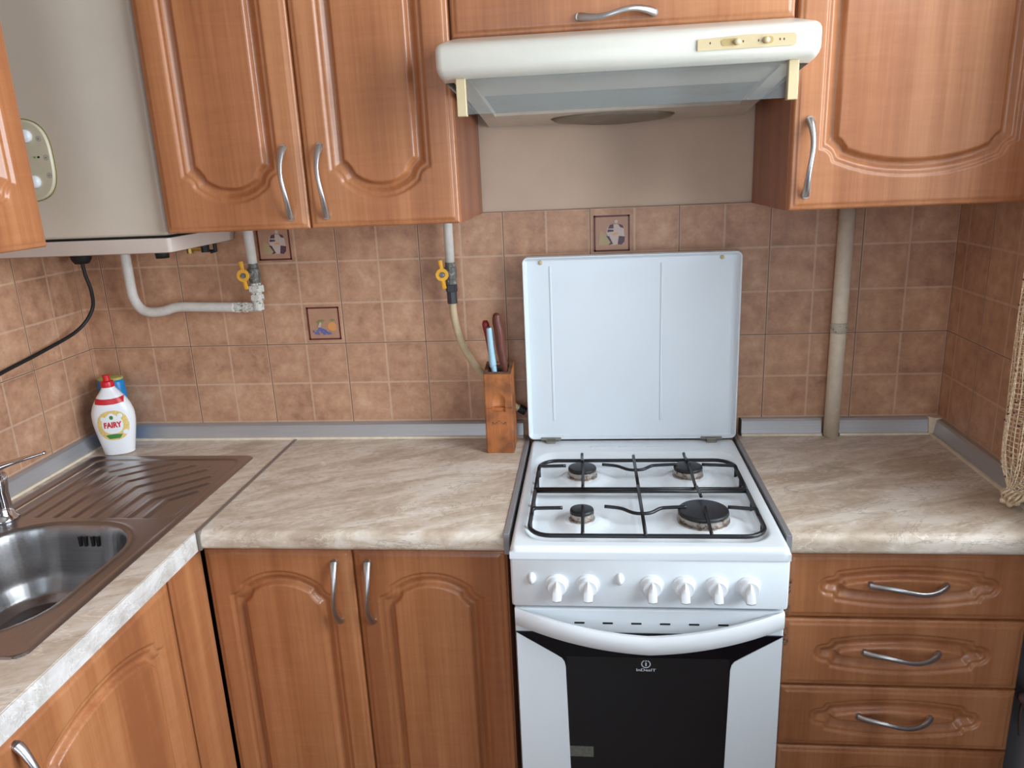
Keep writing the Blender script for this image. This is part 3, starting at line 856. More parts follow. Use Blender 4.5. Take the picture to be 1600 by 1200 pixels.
# curved handle
n = 48; rings = []
for i in range(n + 1):
    s = -1 + 2 * i / n
    x = CX + s * .2335
    a = abs(s)
    zt = .7150 + .0320 * (.30 * a + .70 * a ** 1.7); zb_ = zt - .0350
    bow = .038 * (1 - a ** 2.4)
    yo = DY - .006 - bow
    yi = yo + .014 if a < .93 else DY
    rings.append([(x, yi, zb_ + .004), (x, yo + .004, zb_), (x, yo, zb_ + .004), (x, yo - .0015, (zt + zb_) / 2), (x, yo, zt - .004), (x, yo + .004, zt), (x, yi, zt - .003)])
b = MB(); b.loft(rings); o = b.obj('handle', WHITEP, od); smoothed(o, 45); o['label'] = 'white bowed oven door handle'
# logo
def text_mesh(txt, size, bold=.0):
    cu = bpy.data.curves.new('t', 'FONT'); cu.body = txt; cu.size = size; cu.offset = bold
    cu.align_x = 'CENTER'; cu.align_y = 'CENTER'; cu.resolution_u = 4
    ob = bpy.data.objects.new('t', cu); C.objects.link(ob)
    bpy.context.view_layer.update()
    me = bpy.data.meshes.new_from_object(ob.evaluated_get(bpy.context.evaluated_depsgraph_get()))
    V = [tuple(v.co) for v in me.vertices]; F = [tuple(p.vertices) for p in me.polygons]
    bpy.data.objects.remove(ob); bpy.data.curves.remove(cu); bpy.data.meshes.remove(me)
    return V, F
SILVER = plain('silver_print', (196, 200, 208), .4, 0, .02)
b = MB(); yl = DY - .0046
def arc(b, cx, cz, r0, r1, a0, a1, y, n=20, m=0):
    V = []; F = []
    for k in range(n + 1):
        t_ = math.radians(a0 + (a1 - a0) * k / n)
        V += [(cx + r0 * math.cos(t_), y, cz + r0 * math.sin(t_)), (cx + r1 * math.cos(t_), y, cz + r1 * math.sin(t_))]
        if k: F.append((2 * k - 2, 2 * k - 1, 2 * k + 1, 2 * k))
    b.add(V, F, m)
LX, LZ = 1.288, .6370
arc(b, LX, LZ, .0066, .0084, 112, 428, yl); b.box(LX - .0012, LX + .0012, yl, yl + .0003, LZ - .0042, LZ + .0030); b.box(LX - .0012, LX + .0012, yl, yl + .0003, LZ + .0050, LZ + .0074)
V, F = text_mesh('InDesIT', .0098, .00018)
b.add([(LX + v[0] * 1.12, yl, LZ - .0125 + v[1] * .8) for v in V], F)
o = b.obj('logo', SILVER, gl); o['label'] = 'silver ringed letter i above the maker name'
STK = plain('worn_sticker', (96, 96, 88), .6, 0, .25, 160)
MB().box(1.1465, 1.192, DY - .0046, DY - .0042, .4325, .4555).obj('sticker', STK, gl)
# lid
LZ0, LZ1, LX0, LX1 = .873, 1.307, 1.046, 1.531
def rr(x0, x1, z0, z1, r): return rrect(x0, x1, z0, z1, r, 6)
b = MB()
def ringy(i, y, r=.013): return [(p[0], y, p[1]) for p in rr(LX0 + i, LX1 - i, LZ0 + i, LZ1 - i, max(.003, r - i))]
b.loft([ringy(.003, -.034), ringy(.0, -.037), ringy(0, -.058), ringy(.0012, -.0600), ringy(.0028, -.0600), ringy(.0040, -.0585), ringy(.0060, -.0490), ringy(.0100, -.0460)])
lid = b.obj('lid', LIDW, t); smoothed(lid, 35)
for x in (1.108, 1.358):
    b = MB(); P = rrect(x - .0035, x + .0035, .915, 1.285, .0034, 6)
    b.loft([[(p[0], -.0458, p[1]) for p in P], [(x + (p[0] - x) * .5, -.0468, p[1]) for p in P]])
    b.obj('pressed_rib', LIDW, lid, smooth=True)
for x in (1.087, 1.489):
    b = MB(); b.lathe([(0, .005), (.002, .005), (.004, .003), (.0045, .0005)], (x, -.046, 1.293), (0, -1, 0), 16)
    b.obj('lid_buffer', BEIGE, lid, smooth=True)
HINGE = brushed('hinge_steel', (150, 146, 134), .36, 0)
for x in (1.100, 1.474):
    b = MB()
    b.box(x - .024, x + .024, -.0655, -.0605, LZ0 + .000, LZ0 + .0065)
    b.box(x - .011, x + .011, -.0740, -.0600, ST + .0005, LZ0 + .001)
    b.box(x - .009, x + .009, -.0750, -.0730, ST - .002, ST + .004)
    b.cyl((x - .012, -.0650, LZ0 + .0005), (1, 0, 0), .003, .024, 12)
    b.obj('hinge', HINGE, t, bevel=.0006)

# pan supports
GZ = ST + .0165
def pan_support(y0, y1, cyl_, fy, rear, label):
    gt = thing('pan_support', (1.29, (y0 + y1) / 2, GZ - .022), label, 'pan support', 'black enamelled pan supports')
    r = .0042; x0, x1 = 1.0830, 1.4965; R_ = .040
    zz = GZ - .008
    # closed frame: rounded at the outer side, square at the inner side
    P = []
    if rear:
        P += [(x0, y0)] + [(x0, y1 - R_)] + [(x0 + R_ - R_ * math.cos(math.radians(a)), y1 - R_ + R_ * math.sin(math.radians(a))) for a in range(15, 90, 15)] + [(x0 + R_, y1), (x1 - R_, y1)]
        P += [(x1 - R_ + R_ * math.sin(math.radians(a)), y1 - R_ + R_ * math.cos(math.radians(a))) for a in range(15, 90, 15)] + [(x1, y1 - R_), (x1, y0)]
    else:
        P += [(x0, y1)] + [(x0, y0 + R_)] + [(x0 + R_ - R_ * math.cos(math.radians(a)), y0 + R_ - R_ * math.sin(math.radians(a))) for a in range(15, 90, 15)] + [(x0 + R_, y0), (x1 - R_, y0)]
        P += [(x1 - R_ + R_ * math.sin(math.radians(a)), y0 + R_ - R_ * math.cos(math.radians(a))) for a in range(15, 90, 15)] + [(x1, y0 + R_), (x1, y1)]
    b = MB(); b.tube([(x, y, zz) for x, y in P], r, 8)
    yi = y0 if rear else y1
    b.tube([(x0, yi, zz), (x1, yi, zz)], r, 8)
    f = b.obj('frame', BLACKE, gt, smooth=True)
    for x in (x0, x1):
        for yy in (y0 + .05, y1 - .05):
            MB().tube([(x, yy, ST - .0098), (x, yy, zz)], .004, 8).obj('foot', BLACKE, gt, smooth=True)
    # centre bar
    MB().tube([(1.288, y0 - .004, GZ - .004), (1.2875, (y0 + y1) / 2, GZ - .002), (1.287, y1 + .010, GZ - .001)], .0034, 8).obj('centre_bar', BLACKE, gt, smooth=True)
    # cross fingers
    def fin(pts, rad=.0034):
        MB().tube(pts, rad, 8, smoothn=5).obj('finger', BLACKE, gt, smooth=True)
    fin([(x0, fy - .030, zz), (x0 + .001, fy - .012, zz), (x0 + .003, fy + .002, GZ), (x0 + .014, fy + .004, GZ), (x0 + .058, fy + .004, GZ + .001)])
    bx = [q for q in BUR if abs(q[1] - fy) < .02]
    l_, rr_ = bx[0], bx[1]
    fin([(l_[0] + .042, fy + .008, GZ + .002), (l_[0] + .072, fy + .004, GZ), (1.270, fy - .010, GZ - .002), (1.287, fy - .014, GZ - .002), (1.304, fy - .010, GZ - .002), (1.322, fy + .004, GZ), (1.340, fy + .006, GZ + .001), (rr_[0] - min(rr_[2], .036) + .006, fy + .006, GZ + .0025)])
    fin([(x1, fy - .030, zz), (x1 - .001, fy - .012, zz), (x1 - .003, fy + .002, GZ), (x1 - .014, fy + .004, GZ), (rr_[0] + rr_[2] + .000, fy + .006, GZ + .002)])
    for q in (l_, rr_):
        zt_ = GZ + .0085
        if rear:
            fin([(q[0] - .001, y1 + .016, GZ + .002), (q[0] - .001, y1, GZ), (q[0], y1 - .02, GZ + .003), (q[0] + .001, q[1] + .012, zt_)], .0032)
            fin([(q[0] + .002, q[1] - .006, zt_), (q[0] + .002, q[1] - .030, GZ + .003), (q[0] + .002, y0 - .006, GZ - .002)], .0032)
        else:
            fin([(q[0] + .002, q[1] - .004, zt_), (q[0] + .002, q[1] - .030, GZ + .002), (q[0] + .002, y0, GZ - .006)], .0032)
            if q is rr_: fin([(q[0] + .001, y1 + .004, GZ), (q[0] + .001, y1 - .012, GZ + .004), (q[0] + .001, q[1] + .040, zt_)], .0032)
    return gt
pan_support(-.3590, -.205, None, -.260, True, 'black enamelled pan support over the rear burners')
pan_support(-.5600, -.3690, None, -.469, False, 'black enamelled pan support over the front burners')

# ================================================================ COOKER HOOD
t = thing('cooker_hood', (1.257, -.25, 1.59), 'cream-white cooker hood with glass visor above the cooker', 'cooker hood')
HX0, HX1 = .9575, 1.5545
def inset(z): return .002 + max(0, (1.655 - z) / .065) * .026
prof = [(-.452, 1.6400), (-.484, 1.6450), (-.4925, 1.6510), (-.4960, 1.6580), (-.4965, 1.6790), (-.4935, 1.6870), (-.486, 1.6935), (-.472, 1.6980), (-.338, 1.7240), (-.003, 1.7250)]
b = MB()
L = [(HX0 + inset(z) + (.008 if False else 0), y, z) for y, z in prof] + [(HX0 + inset(1.59), -.003, 1.590)]
Rr = [(HX1 - inset(z), y, z) for y, z in prof] + [(HX1 - inset(1.59), -.003, 1.590)]
# rounded fascia ends
rings = []
for s, off in ((0, .010), (.002, .005), (.006, .0015), (.012, 0)):
    rings.append([(p[0] + s, p[1] + (off if p[1] < -.40 else 0), p[2] - (off * .3 if p[2] > 1.69 else 0)) for p in L])
for s, off in ((.012, 0), (.006, .0015), (.002, .005), (0, .010)):
    rings.append([(p[0] - s, p[1] + (off if p[1] < -.40 else 0), p[2] - (off * .3 if p[2] > 1.69 else 0)) for p in Rr])
n = len(L); V = [p for r in rings for p in r]; F = []
for i in range(len(rings) - 1):
    for j in range(n - 1): F.append((i * n + j, (i + 1) * n + j, (i + 1) * n + j + 1, i * n + j + 1))
F.append(tuple(range(n))); F.append(tuple(range(len(V) - 1, len(V) - n - 1, -1)))
b.add(V, F); o = b.obj('body', HOODW, t); smoothed(o, 30)
# underside frame (sloping plane from front lip to the wall) with filter recess
def uz(y): return 1.590 + (-y - .003) / (.449) * .050
x0, x1 = HX0 + inset(1.60), HX1 - inset(1.60); fx0, fx1, fy0, fy1 = x0 + .030, x1 - .030, -.335, -.135
b = MB()
def uq(xa, xb, ya, yb): b.box(xa, xb, ya, yb, 0, 1)
Vv = []
def slab(xa, xb, ya, yb, th=.004, lift=0):
    b.add([(xa, ya, uz(ya) + lift), (xb, ya, uz(ya) + lift), (xb, yb, uz(yb) + lift), (xa, yb, uz(yb) + lift),
           (xa, ya, uz(ya) + lift + th), (xb, ya, uz(ya) + lift + th), (xb, yb, uz(yb) + lift + th), (xa, yb, uz(yb) + lift + th)],
          [(0, 3, 2, 1), (4, 5, 6, 7), (0, 1, 5, 4), (1, 2, 6, 5), (2, 3, 7, 6), (3, 0, 4, 7)])
slab(x0, fx0, -.452, -.003, .010); slab(fx1, x1, -.452, -.003, .010); slab(fx0, fx1, fy1, -.003, .010); slab(fx0, fx1, -.452, fy0, .010)
slab(fx0 - .003, fx0, -.452, fy1, .003, -.003); slab(fx1, fx1 + .003, -.452, fy1, .003, -.003)
b.obj('underside_frame', HOODU, t)
b = MB(); slab(fx0, fx1, fy0, fy1, .003, .006); b.obj('grease_filter', FILTER, t)
P = [(1.250 + .130 * math.cos(2 * PI * k / 40), -.066 + .054 * math.sin(2 * PI * k / 40)) for k in range(40)]
b = MB(); b.loft([[(px, py, uz(py)) for px, py in P], [(1.25 + (px - 1.25) * .93, -.066 + (py + .066) * .8, uz(py) - .006) for px, py in P], [(1.25 + (px - 1.25) * .6, -.066 + (py + .066) * .45, uz(py) - .009) for px, py in P]])
b.obj('lamp_cover', LAMPLENS, t, smooth=True)
b = MB(); b.box(.9915, 1.5215, -.4700, -.4670, 1.5885, 1.6425)
b.obj('visor_glass', VISOR, t)
for x in (.9880, 1.5090):
    b = MB(); b.box(x, x + .0155, -.4760, -.4610, 1.5855, 1.6435); b.obj('visor_bracket', BEIGE, t, bevel=.001)
b = MB(); P = [(1.367, 1.6605), (1.510, 1.6612), (1.513, 1.664), (1.513, 1.6765), (1.509, 1.679), (1.440, 1.6800), (1.367, 1.6765)]
prism(b, P, -.4985, -.4962); cp = b.obj('control_strip', BEIGE, t)
SLOT = plain('brown_slot', (176, 150, 96), .5, 0, .05)
for xa, xb, nx in ((1.402, 1.428, 1.4235), (1.463, 1.479, 1.4665)):
    b = MB(); prism(b, rrect(xa, xb, 1.6655, 1.6755, .0045, 5), -.4990, -.4983); b.obj('switch_slot', SLOT, cp)
    b = MB(); b.lathe([(0, .0045), (.003, .004), (.004, .001)], (nx + .002, -.4990, 1.6705), (0, -1, 0), 16, sx=1.3); b.obj('slide_switch', BEIGE, cp, smooth=True)
for x in (1.385, 1.434, 1.4565, 1.488, 1.494): MB().box(x, x + .0016, -.4988, -.4984, 1.669, 1.672).obj('switch_mark', MAROON, cp)

# ================================================================ BOILER
t = thing('gas_boiler', (.15, -.15, 1.37), 'cream-white wall-hung gas boiler in the left corner', 'boiler')
BX0, BX1 = -.040, .3535
b = MB(); b.box(BX0, BX1, -.292, -.002, 1.400, 2.16); b.obj('casing', BOILER, t, bevel=.008)
b = MB(); P0 = rrect(BX0 - .004, .3600, -.300, -.002, .008, 4); P1 = rrect(BX0 + .002, .3560, -.294, -.004, .008, 4); P2 = rrect(BX0 + .010, .3450, -.282, -.010, .006, 4)
b.loft([[(p[0], p[1], 1.396) for p in P0], [(p[0], p[1], 1.391) for p in P0], [(p[0], p[1], 1.3675) for p in P1], [(p[0], p[1], 1.3650) for p in P2]])
o = b.obj('bottom_tray', BOILER_TRAY, t); smoothed(o, 35)
MB().box(BX0 + .004, BX1 - .004, -.286, -.004, 1.3955, 1.4005).obj('shadow_gap', DARKGAP, t)
b = MB()
def sup(cx, cz, a, c, e, n=44): 
    return [(cx + a * math.copysign(abs(math.cos(2 * PI * k / n)) ** (2 / e), math.cos(2 * PI * k / n)), cz + c * math.copysign(abs(math.sin(2 * PI * k / n)) ** (2 / e), math.sin(2 * PI * k / n))) for k in range(n)]
PBX, PBZ = .064, 1.557
rim = sup(PBX, PBZ, .0775, .0790, 3.0)
b.loft([[(PBX + (x - PBX) * s, y, PBZ + (z - PBZ) * s) for x, z in rim] for s, y in ((1, -.2915), (1, -.2965), (.97, -.2990), (.93, -.2995))])
PANELB = plain('boiler_panel_plastic', (206, 196, 170), .4, 0, .04, 20)
bp = b.obj('control_panel', PANELB, t); smoothed(bp, 30)
b = MB(); r1 = sup(PBX, PBZ, .0795, .0810, 3.0); b.loft([[(x, y, z) for x, z in r1] for y in (-.2912, -.2935)]); b.obj('panel_rim', plain('olive_rim', (140, 128, 84), .5), t)
for x, z in ((.098, 1.603), (.098, 1.516)):
    b = MB(); b.lathe([(0, .0135), (.006, .0125), (.010, .0105), (.012, .001)], (x, -.2993, z), (0, -1, 0), 28); b.obj('knob', WHITEP, bp, smooth=True)
GREYP = plain('grey_symbol', (150, 146, 146), .5, 0, .05)
for x, z in ((.123, 1.597), (.131, 1.561), (.131, 1.527)):
    b = MB(); arc(b, x, z, .0042, .0052, 0, 360, -.29965, 20); b.box(x - .002, x + .002, -.2998, -.2994, z - .002, z + .002)
    b.obj('panel_symbol', GREYP, bp)
for x, m_ in ((.108, plain('green_indicator', (96, 170, 70), .4)), (.116, BLACK)):
    b = MB(); b.lathe([(0, .0022), (.001, .0018)], (x, -.2995, 1.5625), (0, -1, 0), 10); b.obj('indicator', m_, bp)
# fittings under the boiler
b = MB(); b.lathe([(0, .015), (.012, .016), (.030, .016), (.034, .010)], (.200, -.060, 1.3335), seg=20); b.obj('black_cap', BLACK, t, smooth=True)
b = MB(); b.lathe([(0, .016), (.01, .022), (.035, .026), (.040, .026)], (.003, -.070, 1.3280), seg=20); b.obj('cable_gland', BLACK, t, smooth=True)
b = MB(); b.lathe([(0, .008), (.014, .008), (.014, .011), (.024, .011)], (.262, -.045, 1.341), seg=8)
b.tube([(.262, -.045, 1.352), (.298, -.045, 1.352)], .006, 10)
b.obj('brass_connector', plain('old_brass', (172, 140, 70), .35, .8, .1), t)
b = MB(); b.lathe([(0, .010), (.022, .010)], (.300, -.045, 1.3425), seg=8); b.tube([(.322, -.040, 1.363), (.322, -.040, 1.345), (.310, -.040, 1.343)], .005, 8)
b.obj('dark_fitting', BLACK, t)

# boiler power cable
b = MB(); b.tube([(.003, -.070, 1.335), (.004, -.068, 1.30), (.007, -.062, 1.26), (-.002, -.060, 1.215), (-.025, -.095, 1.172), (-.046, -.20, 1.145), (-.052, -.33, 1.127), (-.053, -.45, 1.105), (-.053, -.62, 1.09)], .0042, 10, smoothn=8)
o = b.obj('power_cable', BLACK, smooth=True); tag(o, 'black power cable drooping from the boiler across the left wall tiles', 'cable')

# ================================================================ GAS PIPES
def nut(b, c, axis, r, h): b.lathe([(0, r * .92), (h * .12, r), (h * .88, r), (h, r * .92)], c, axis, 6)
def valve(parent, x, y, z0, z1, yx=-.020):
    zc = (z0 + z1) / 2
    b = MB(); b.lathe([(0, .0125), (.010, .0125), (.012, .0140), (z1 - z0 - .012, .0140), (z1 - z0 - .010, .0120), (z1 - z0, .0120)], (x, y, z0), (0, 0, 1), 12)
    b.cyl((x, y - .008, zc), (-.55, -.83, 0), .007, .016, 12)
    v = b.obj('valve', VALVE, parent)
    # butterfly lever
    hx, hy = x - .0150, y - .026
    b = MB()
    ax = Vector((.20, -.98, 0)).normalized(); side = Vector((-ax.y, ax.x, 0)) * -1
    ring = []
    for (r0, r1) in ((.0065, .0145),):
        n_ = 24; Vv = []; Ff = []
        for k in range(n_):
            a = 2 * PI * k / n_
            for rr_ in (r0, r1):
                for dd in (-.0018, .0018):
                    p = Vector((hx, hy, zc)) + side * (rr_ * math.cos(a)) + Vector((0, 0, rr_ * math.sin(a))) + ax * dd
                    Vv.append(p)
        for k in range(n_):
            i = 4 * k; j = 4 * ((k + 1) % n_)
            Ff += [(i, i + 1, j + 1, j), (i + 2, j + 2, j + 3, i + 3), (i + 1, i + 3, j + 3, j + 1), (i, j, j + 2, i + 2)]
        b.add(Vv, Ff)
    for s in (-1, 1):
        p0 = Vector((hx, hy, zc + s * .010)); p1 = p0 + Vector((0, 0, s * .022)) - ax * .004 + side * (.003 * s)
        b.tube([p0, (p0 + p1) / 2, p1], [.0042, .0048, .0056], 8, flat=.45, up=ax)
    b.obj('valve_lever', YELLOW, v); 
    b = MB(); b.cyl(Vector((hx, hy, zc)) + ax * -.002, ax, .0060, .006, 6); b.obj('lever_nut', VALVE, v)
t = thing('gas_pipe', (.408, -.04, 1.40), 'white gas pipe with yellow valve, bending left to the boiler', 'pipe', 'white gas pipes with yellow valves')
GP = .0115
b = MB(); b.tube([(.406, -.040, 1.50), (.408, -.040, 1.30)], GP, 16); b.obj('down_pipe', PAINTPIPE, t, smooth=True)
valve(t, .4085, -.040, 1.262, 1.312)
b = MB(); nut(b, (.4085, -.040, 1.244), (0, 0, 1), .0195, .017); nut(b, (.4085, -.040, 1.224), (0, 0, 1), .0170, .015); b.cyl((.4085, -.040, 1.216), (0, 0, 1), .0125, .05, 16)
b.lathe([(0, .0135), (.014, .0135)], (.4085, -.040, 1.202), (0, 0, 1), 16); b.obj('union_nut', CHIPPED, t)
b = MB(); b.tube([(.4125, -.040, 1.209), (.360, -.040, 1.209)], .0118, 14); nut(b, (.352, -.040, 1.209), (1, 0, 0), .0135, .012); nut(b, (.372, -.040, 1.209), (1, 0, 0), .0135, .012)
b.obj('elbow', CHIPPED, t)
b = MB(); b.tube([(.352, -.040, 1.209), (.26, -.040, 1.212), (.205, -.040, 1.213), (.165, -.040, 1.204), (.130, -.040, 1.203), (.108, -.040, 1.215), (.096, -.040, 1.245), (.096, -.042, 1.30), (.098, -.045, 1.3646)], GP * 1.02, 16, smoothn=8)
b.obj('bent_pipe', PAINTPIPE, t, smooth=True)
t = thing('gas_pipe', (.879, -.04, 1.40), 'white gas pipe with yellow valve and beige hose, going behind the knife block', 'pipe', 'white gas pipes with yellow valves')
b = MB(); b.tube([(.880, -.040, 1.50), (.879, -.040, 1.292)], GP * .95, 16); b.obj('down_pipe', PAINTPIPE, t, smooth=True)
valve(t, .8790, -.040, 1.250, 1.300)
b = MB(); nut(b, (.8790, -.040, 1.232), (0, 0, 1), .0135, .018); b.cyl((.8790, -.040, 1.205), (0, 0, 1), .0118, .028, 8); b.obj('hose_nut', plain('dark_hose_nut', (66, 66, 70), .45, .3, .1), t)
b = MB(); b.tube([(.8790, -.040, 1.208), (.881, -.039, 1.17), (.892, -.037, 1.115), (.915, -.034, 1.065), (.945, -.031, 1.022), (.972, -.030, .985), (1.003, -.030, .955), (1.034, -.028, .937)], .0088, 14, smoothn=8)
b.obj('hose', HOSE, t, smooth=True)
b = MB(); b.tube([(1.022, -.0285, .944), (1.038, -.026, .934)], .0105, 12); b.obj('hose_end', BLACK, t)
t = thing('riser_pipe', (1.755, -.023, WT), 'cream-painted vertical pipe rising from the right worktop', 'pipe')
b = MB(); b.tube([(1.755, -.0235, WT + .0005), (1.7555, -.0235, UZ0 - .002)], .0172, 28); b.obj('pipe', PIPEGREY, t, smooth=True)
b = MB(); b.lathe([(0, .0174), (.006, .0190), (.012, .0184), (.018, .0193), (.024, .0174)], (1.7553, -.0235, 1.112), seg=28)
o = b.obj('weld_joint', worn('rough_weld', (196, 186, 168), (120, 106, 90), 160, .6, .6), t, smooth=True)
for o in [x for x in C.objects if x.name.startswith('riser')]: pass

# ================================================================ WASHING-UP BOTTLE
BH = .197
t = thing('dish_soap_bottle', (.034, -.108, WT + .0008), 'white washing-up liquid bottle with red cap behind the sink', 'bottle', rz=math.radians(22))
HP = [(0, .030, .020), (.003, .0345, .0235), (.02, .037, .025), (.045, .042, .0262), (.08, .0480, .0265), (.105, .0480, .0262), (.125, .0420, .0250), (.140, .0340, .0225), (.152, .0260, .0190), (.162, .0175, .0150), (.168, .0140, .0135), (.1705, .0130, .0130)]
hz = np.array([h[0] for h in HP]); ha = np.array([h[1] for h in HP]); hb = np.array([h[2] for h in HP])
def bsec(z): return float(np.interp(z, hz, ha)), float(np.interp(z, hz, hb))
def smooth_sec(z):
    zs = [z - .006, z - .003, z, z + .003, z + .006]
    q = [bsec(min(max(k, 0), .1705)) for k in zs]
    return sum(a for a, _ in q) / 5, sum(c for _, c in q) / 5
EX = 2.4
rings = []
for z in [0, .0015, .003] + list(np.linspace(.006, .168, 40)) + [.1705]:
    a, c = smooth_sec(z) if z > .004 else bsec(z)
    rings.append([(x, y, z) for x, y in [(a * math.copysign(abs(math.cos(2 * PI * k / 48)) ** (2 / EX), math.cos(2 * PI * k / 48)), c * math.copysign(abs(math.sin(2 * PI * k / 48)) ** (2 / EX), math.sin(2 * PI * k / 48))) for k in range(48)]])
b = MB(); b.loft(rings); o = b.obj('bottle_body', BOTTLE, t, world=False); smoothed(o, 50)
def onb(x, z, off):
    a, c = smooth_sec(z); u = min(.999, abs(x) / a)
    return (x, -c * (1 - u ** EX) ** (1 / EX) - off, z)
def decal(name, fn, x0, x1, z0, z1, mat, off, parent, n=36, keep=None):
    us = np.linspace(x0, x1, n); vs = np.linspace(z0, z1, n); V = []; F = []
    for u in us:
        for v in vs: V.append(onb(u, v, off))
    for i in range(n - 1):
        for j in range(n - 1):
            cx_, cz_ = (us[i] + us[i + 1]) / 2, (vs[j] + vs[j + 1]) / 2
            if fn(cx_, cz_): F.append((i * n + j, (i + 1) * n + j, (i + 1) * n + j + 1, i * n + j + 1))
    return O(name, V, F, mat, parent, world=False, smooth=True)
L_Y = plain('label_yellow', (226, 196, 118), .35, 0, .10, 160); L_W = plain('label_white', (236, 236, 236), .35, 0, .02)
L_G = plain('label_green', (72, 132, 62), .35, 0, .1); L_R = plain('label_red', (204, 34, 44), .35, 0, .05)
zc = .078
lb = decal('label', lambda x, z: (abs((x - .001) / .0345)) ** 2.3 + (abs((z - zc) / .037)) ** 2.3 < 1, -.034, .036, zc - .038, zc + .038, L_Y, .0004, t, 60)
decal('label_centre', lambda x, z: (abs((x - .0) / .0235)) ** 2.2 + (abs((z - zc - .002) / .023)) ** 2.2 < 1 or (abs(x) < .017 - (z - zc - .019) * 1.2 and zc + .015 < z < zc + .031), -.025, .025, zc - .024, zc + .032, L_W, .0008, lb, 50)
decal('label_band', lambda x, z: abs(x) < .022 - (zc - .020 - z) * .8 and zc - .0330 < z < zc - .0235 + .002 * math.cos(x * 90), -.024, .024, zc - .036, zc - .019, L_G, .0008, lb, 40)
decal('label_leaf', lambda x, z: (x / .0042) ** 2 + ((z - zc - .020) / .0050) ** 2 < 1, -.006, .006, zc + .013, zc + .027, L_G, .0012, lb, 20)
DAISY = decal('label_daisies', lambda x, z: min(math.hypot(x - .019, z - zc - .023), math.hypot(x - .026, z - zc + .019), math.hypot(x + .019, z - zc - .018) ) < .0058, -.03, .036, zc - .028, zc + .032, L_W, .0012, lb, 60)
decal('neck_band', lambda x, z: abs(z - (.1385 - .002 * math.cos(x * 60))) < .0068 and abs(x) < .0315, -.032, .032, .128, .148, L_R, .0006, t, 44)
V, F = text_mesh('FAIRY', .0150, .0007)
O('lettering', [onb(v[0] * 1.0, zc + .001 + v[1] * 1.25, .0013) for v in V], F, L_R, lb, world=False)
V, F = text_mesh('naturals', .0050, .0001)
b = MB(); b.lathe([(0, .0155), (.010, .0150), (.013, .0140), (.0145, .0100), (.0150, .0085), (.026, .0075), (.0265, .0090), (.0285, .0090), (.029, .002)], (0, 0, .1700), seg=28)
o = b.obj('cap', RED, t, world=False); smoothed(o, 40)
# blue tub behind
t = thing('plastic_tub', (.002, -.0475, WT), 'blue plastic tub with lime-green rim behind the washing-up bottle', 'tub')
b = MB(); b.lathe([(0, .026), (.004, .028), (.06, .031), (.13, .0340), (.165, .0325), (.172, .030)], (.002, -.0620, WT + .0005), seg=36); 
for_y = [v for v in b.V]
b.V = [(x_, -.0475 + (y_ + .0620) * .72, z_) for x_, y_, z_ in b.V]
b.obj('tub_body', BLUE, t, smooth=True)
b = MB(); b.lathe([(0, .0300), (.0015, .0318), (.006, .0314), (.0075, .028)], (.002, -.0620, WT + .1720), seg=36)
b.V = [(x_, -.0475 + (y_ + .0620) * .72, z_) for x_, y_, z_ in b.V]
o = b.obj('lid', LIME, t); smoothed(o, 40)

# ================================================================ KNIFE BLOCK
KX0_, KX1_, KYF, KYB = .9535, 1.0175, -.126, -.048
t = thing('knife_block', (.985, -.087, WT), 'worn wooden knife block with a carved notch, left of the cooker', 'knife block')
KT = 1.054; KTB = 1.066; wl_ = .009
b = MB()
def slabz(xa, xb, ya, yb, z0, zt0, zt1):
    """box whose top rises from front to back"""
    b.add([(xa, ya, z0), (xb, ya, z0), (xb, yb, z0), (xa, yb, z0), (xa, ya, zt0), (xb, ya, zt0), (xb, yb, zt1), (xa, yb, zt1)],
          [(0, 3, 2, 1), (4, 5, 6, 7), (0, 1, 5, 4), (1, 2, 6, 5), (2, 3, 7, 6), (3, 0, 4, 7)])
def zt(y): return KT + (KTB - KT) * (y - KYF) / (KYB - KYF)
# front board carved: scooped face above a rounded notch
us = np.linspace(KX0_, KX1_, 40); vs = np.linspace(WT + .0005, KT, 80)
def kf(U, V):
    y = np.full_like(U, KYF)
    cx = (KX0_ + KX1_) / 2 + .001; zn = .9735
    up = V > zn
    y = y + np.where(up, .0035 + .0015 * np.sin((V - zn) / (KT - zn) * PI), 0)
    q = np.hypot((U - cx) / .0145, (V - zn - .012) / .024)
    y = y + np.where((V > zn - .0) & (q < 1), (1 - q ** 2) * .0065, 0)
    low = (np.abs(U - cx) < .0135) & (V > zn - .0075) & (V <= zn + .004)
    y = y + np.where(low, .0060, 0)
    d = np.minimum(U - KX0_, KX1_ - U); y = y + np.interp(d, [0, .002], [.0015, 0])
    return U, y, V
V, F = grid(kf, us, vs); b.add(V.tolist(), F.tolist())
nb = len(vs); idx0 = [0 * nb + j for j in range(nb)]
slabz(KX0_, KX1_, KYF + .0118, KYF + .016, WT + .0005, KT - .0005, KT)
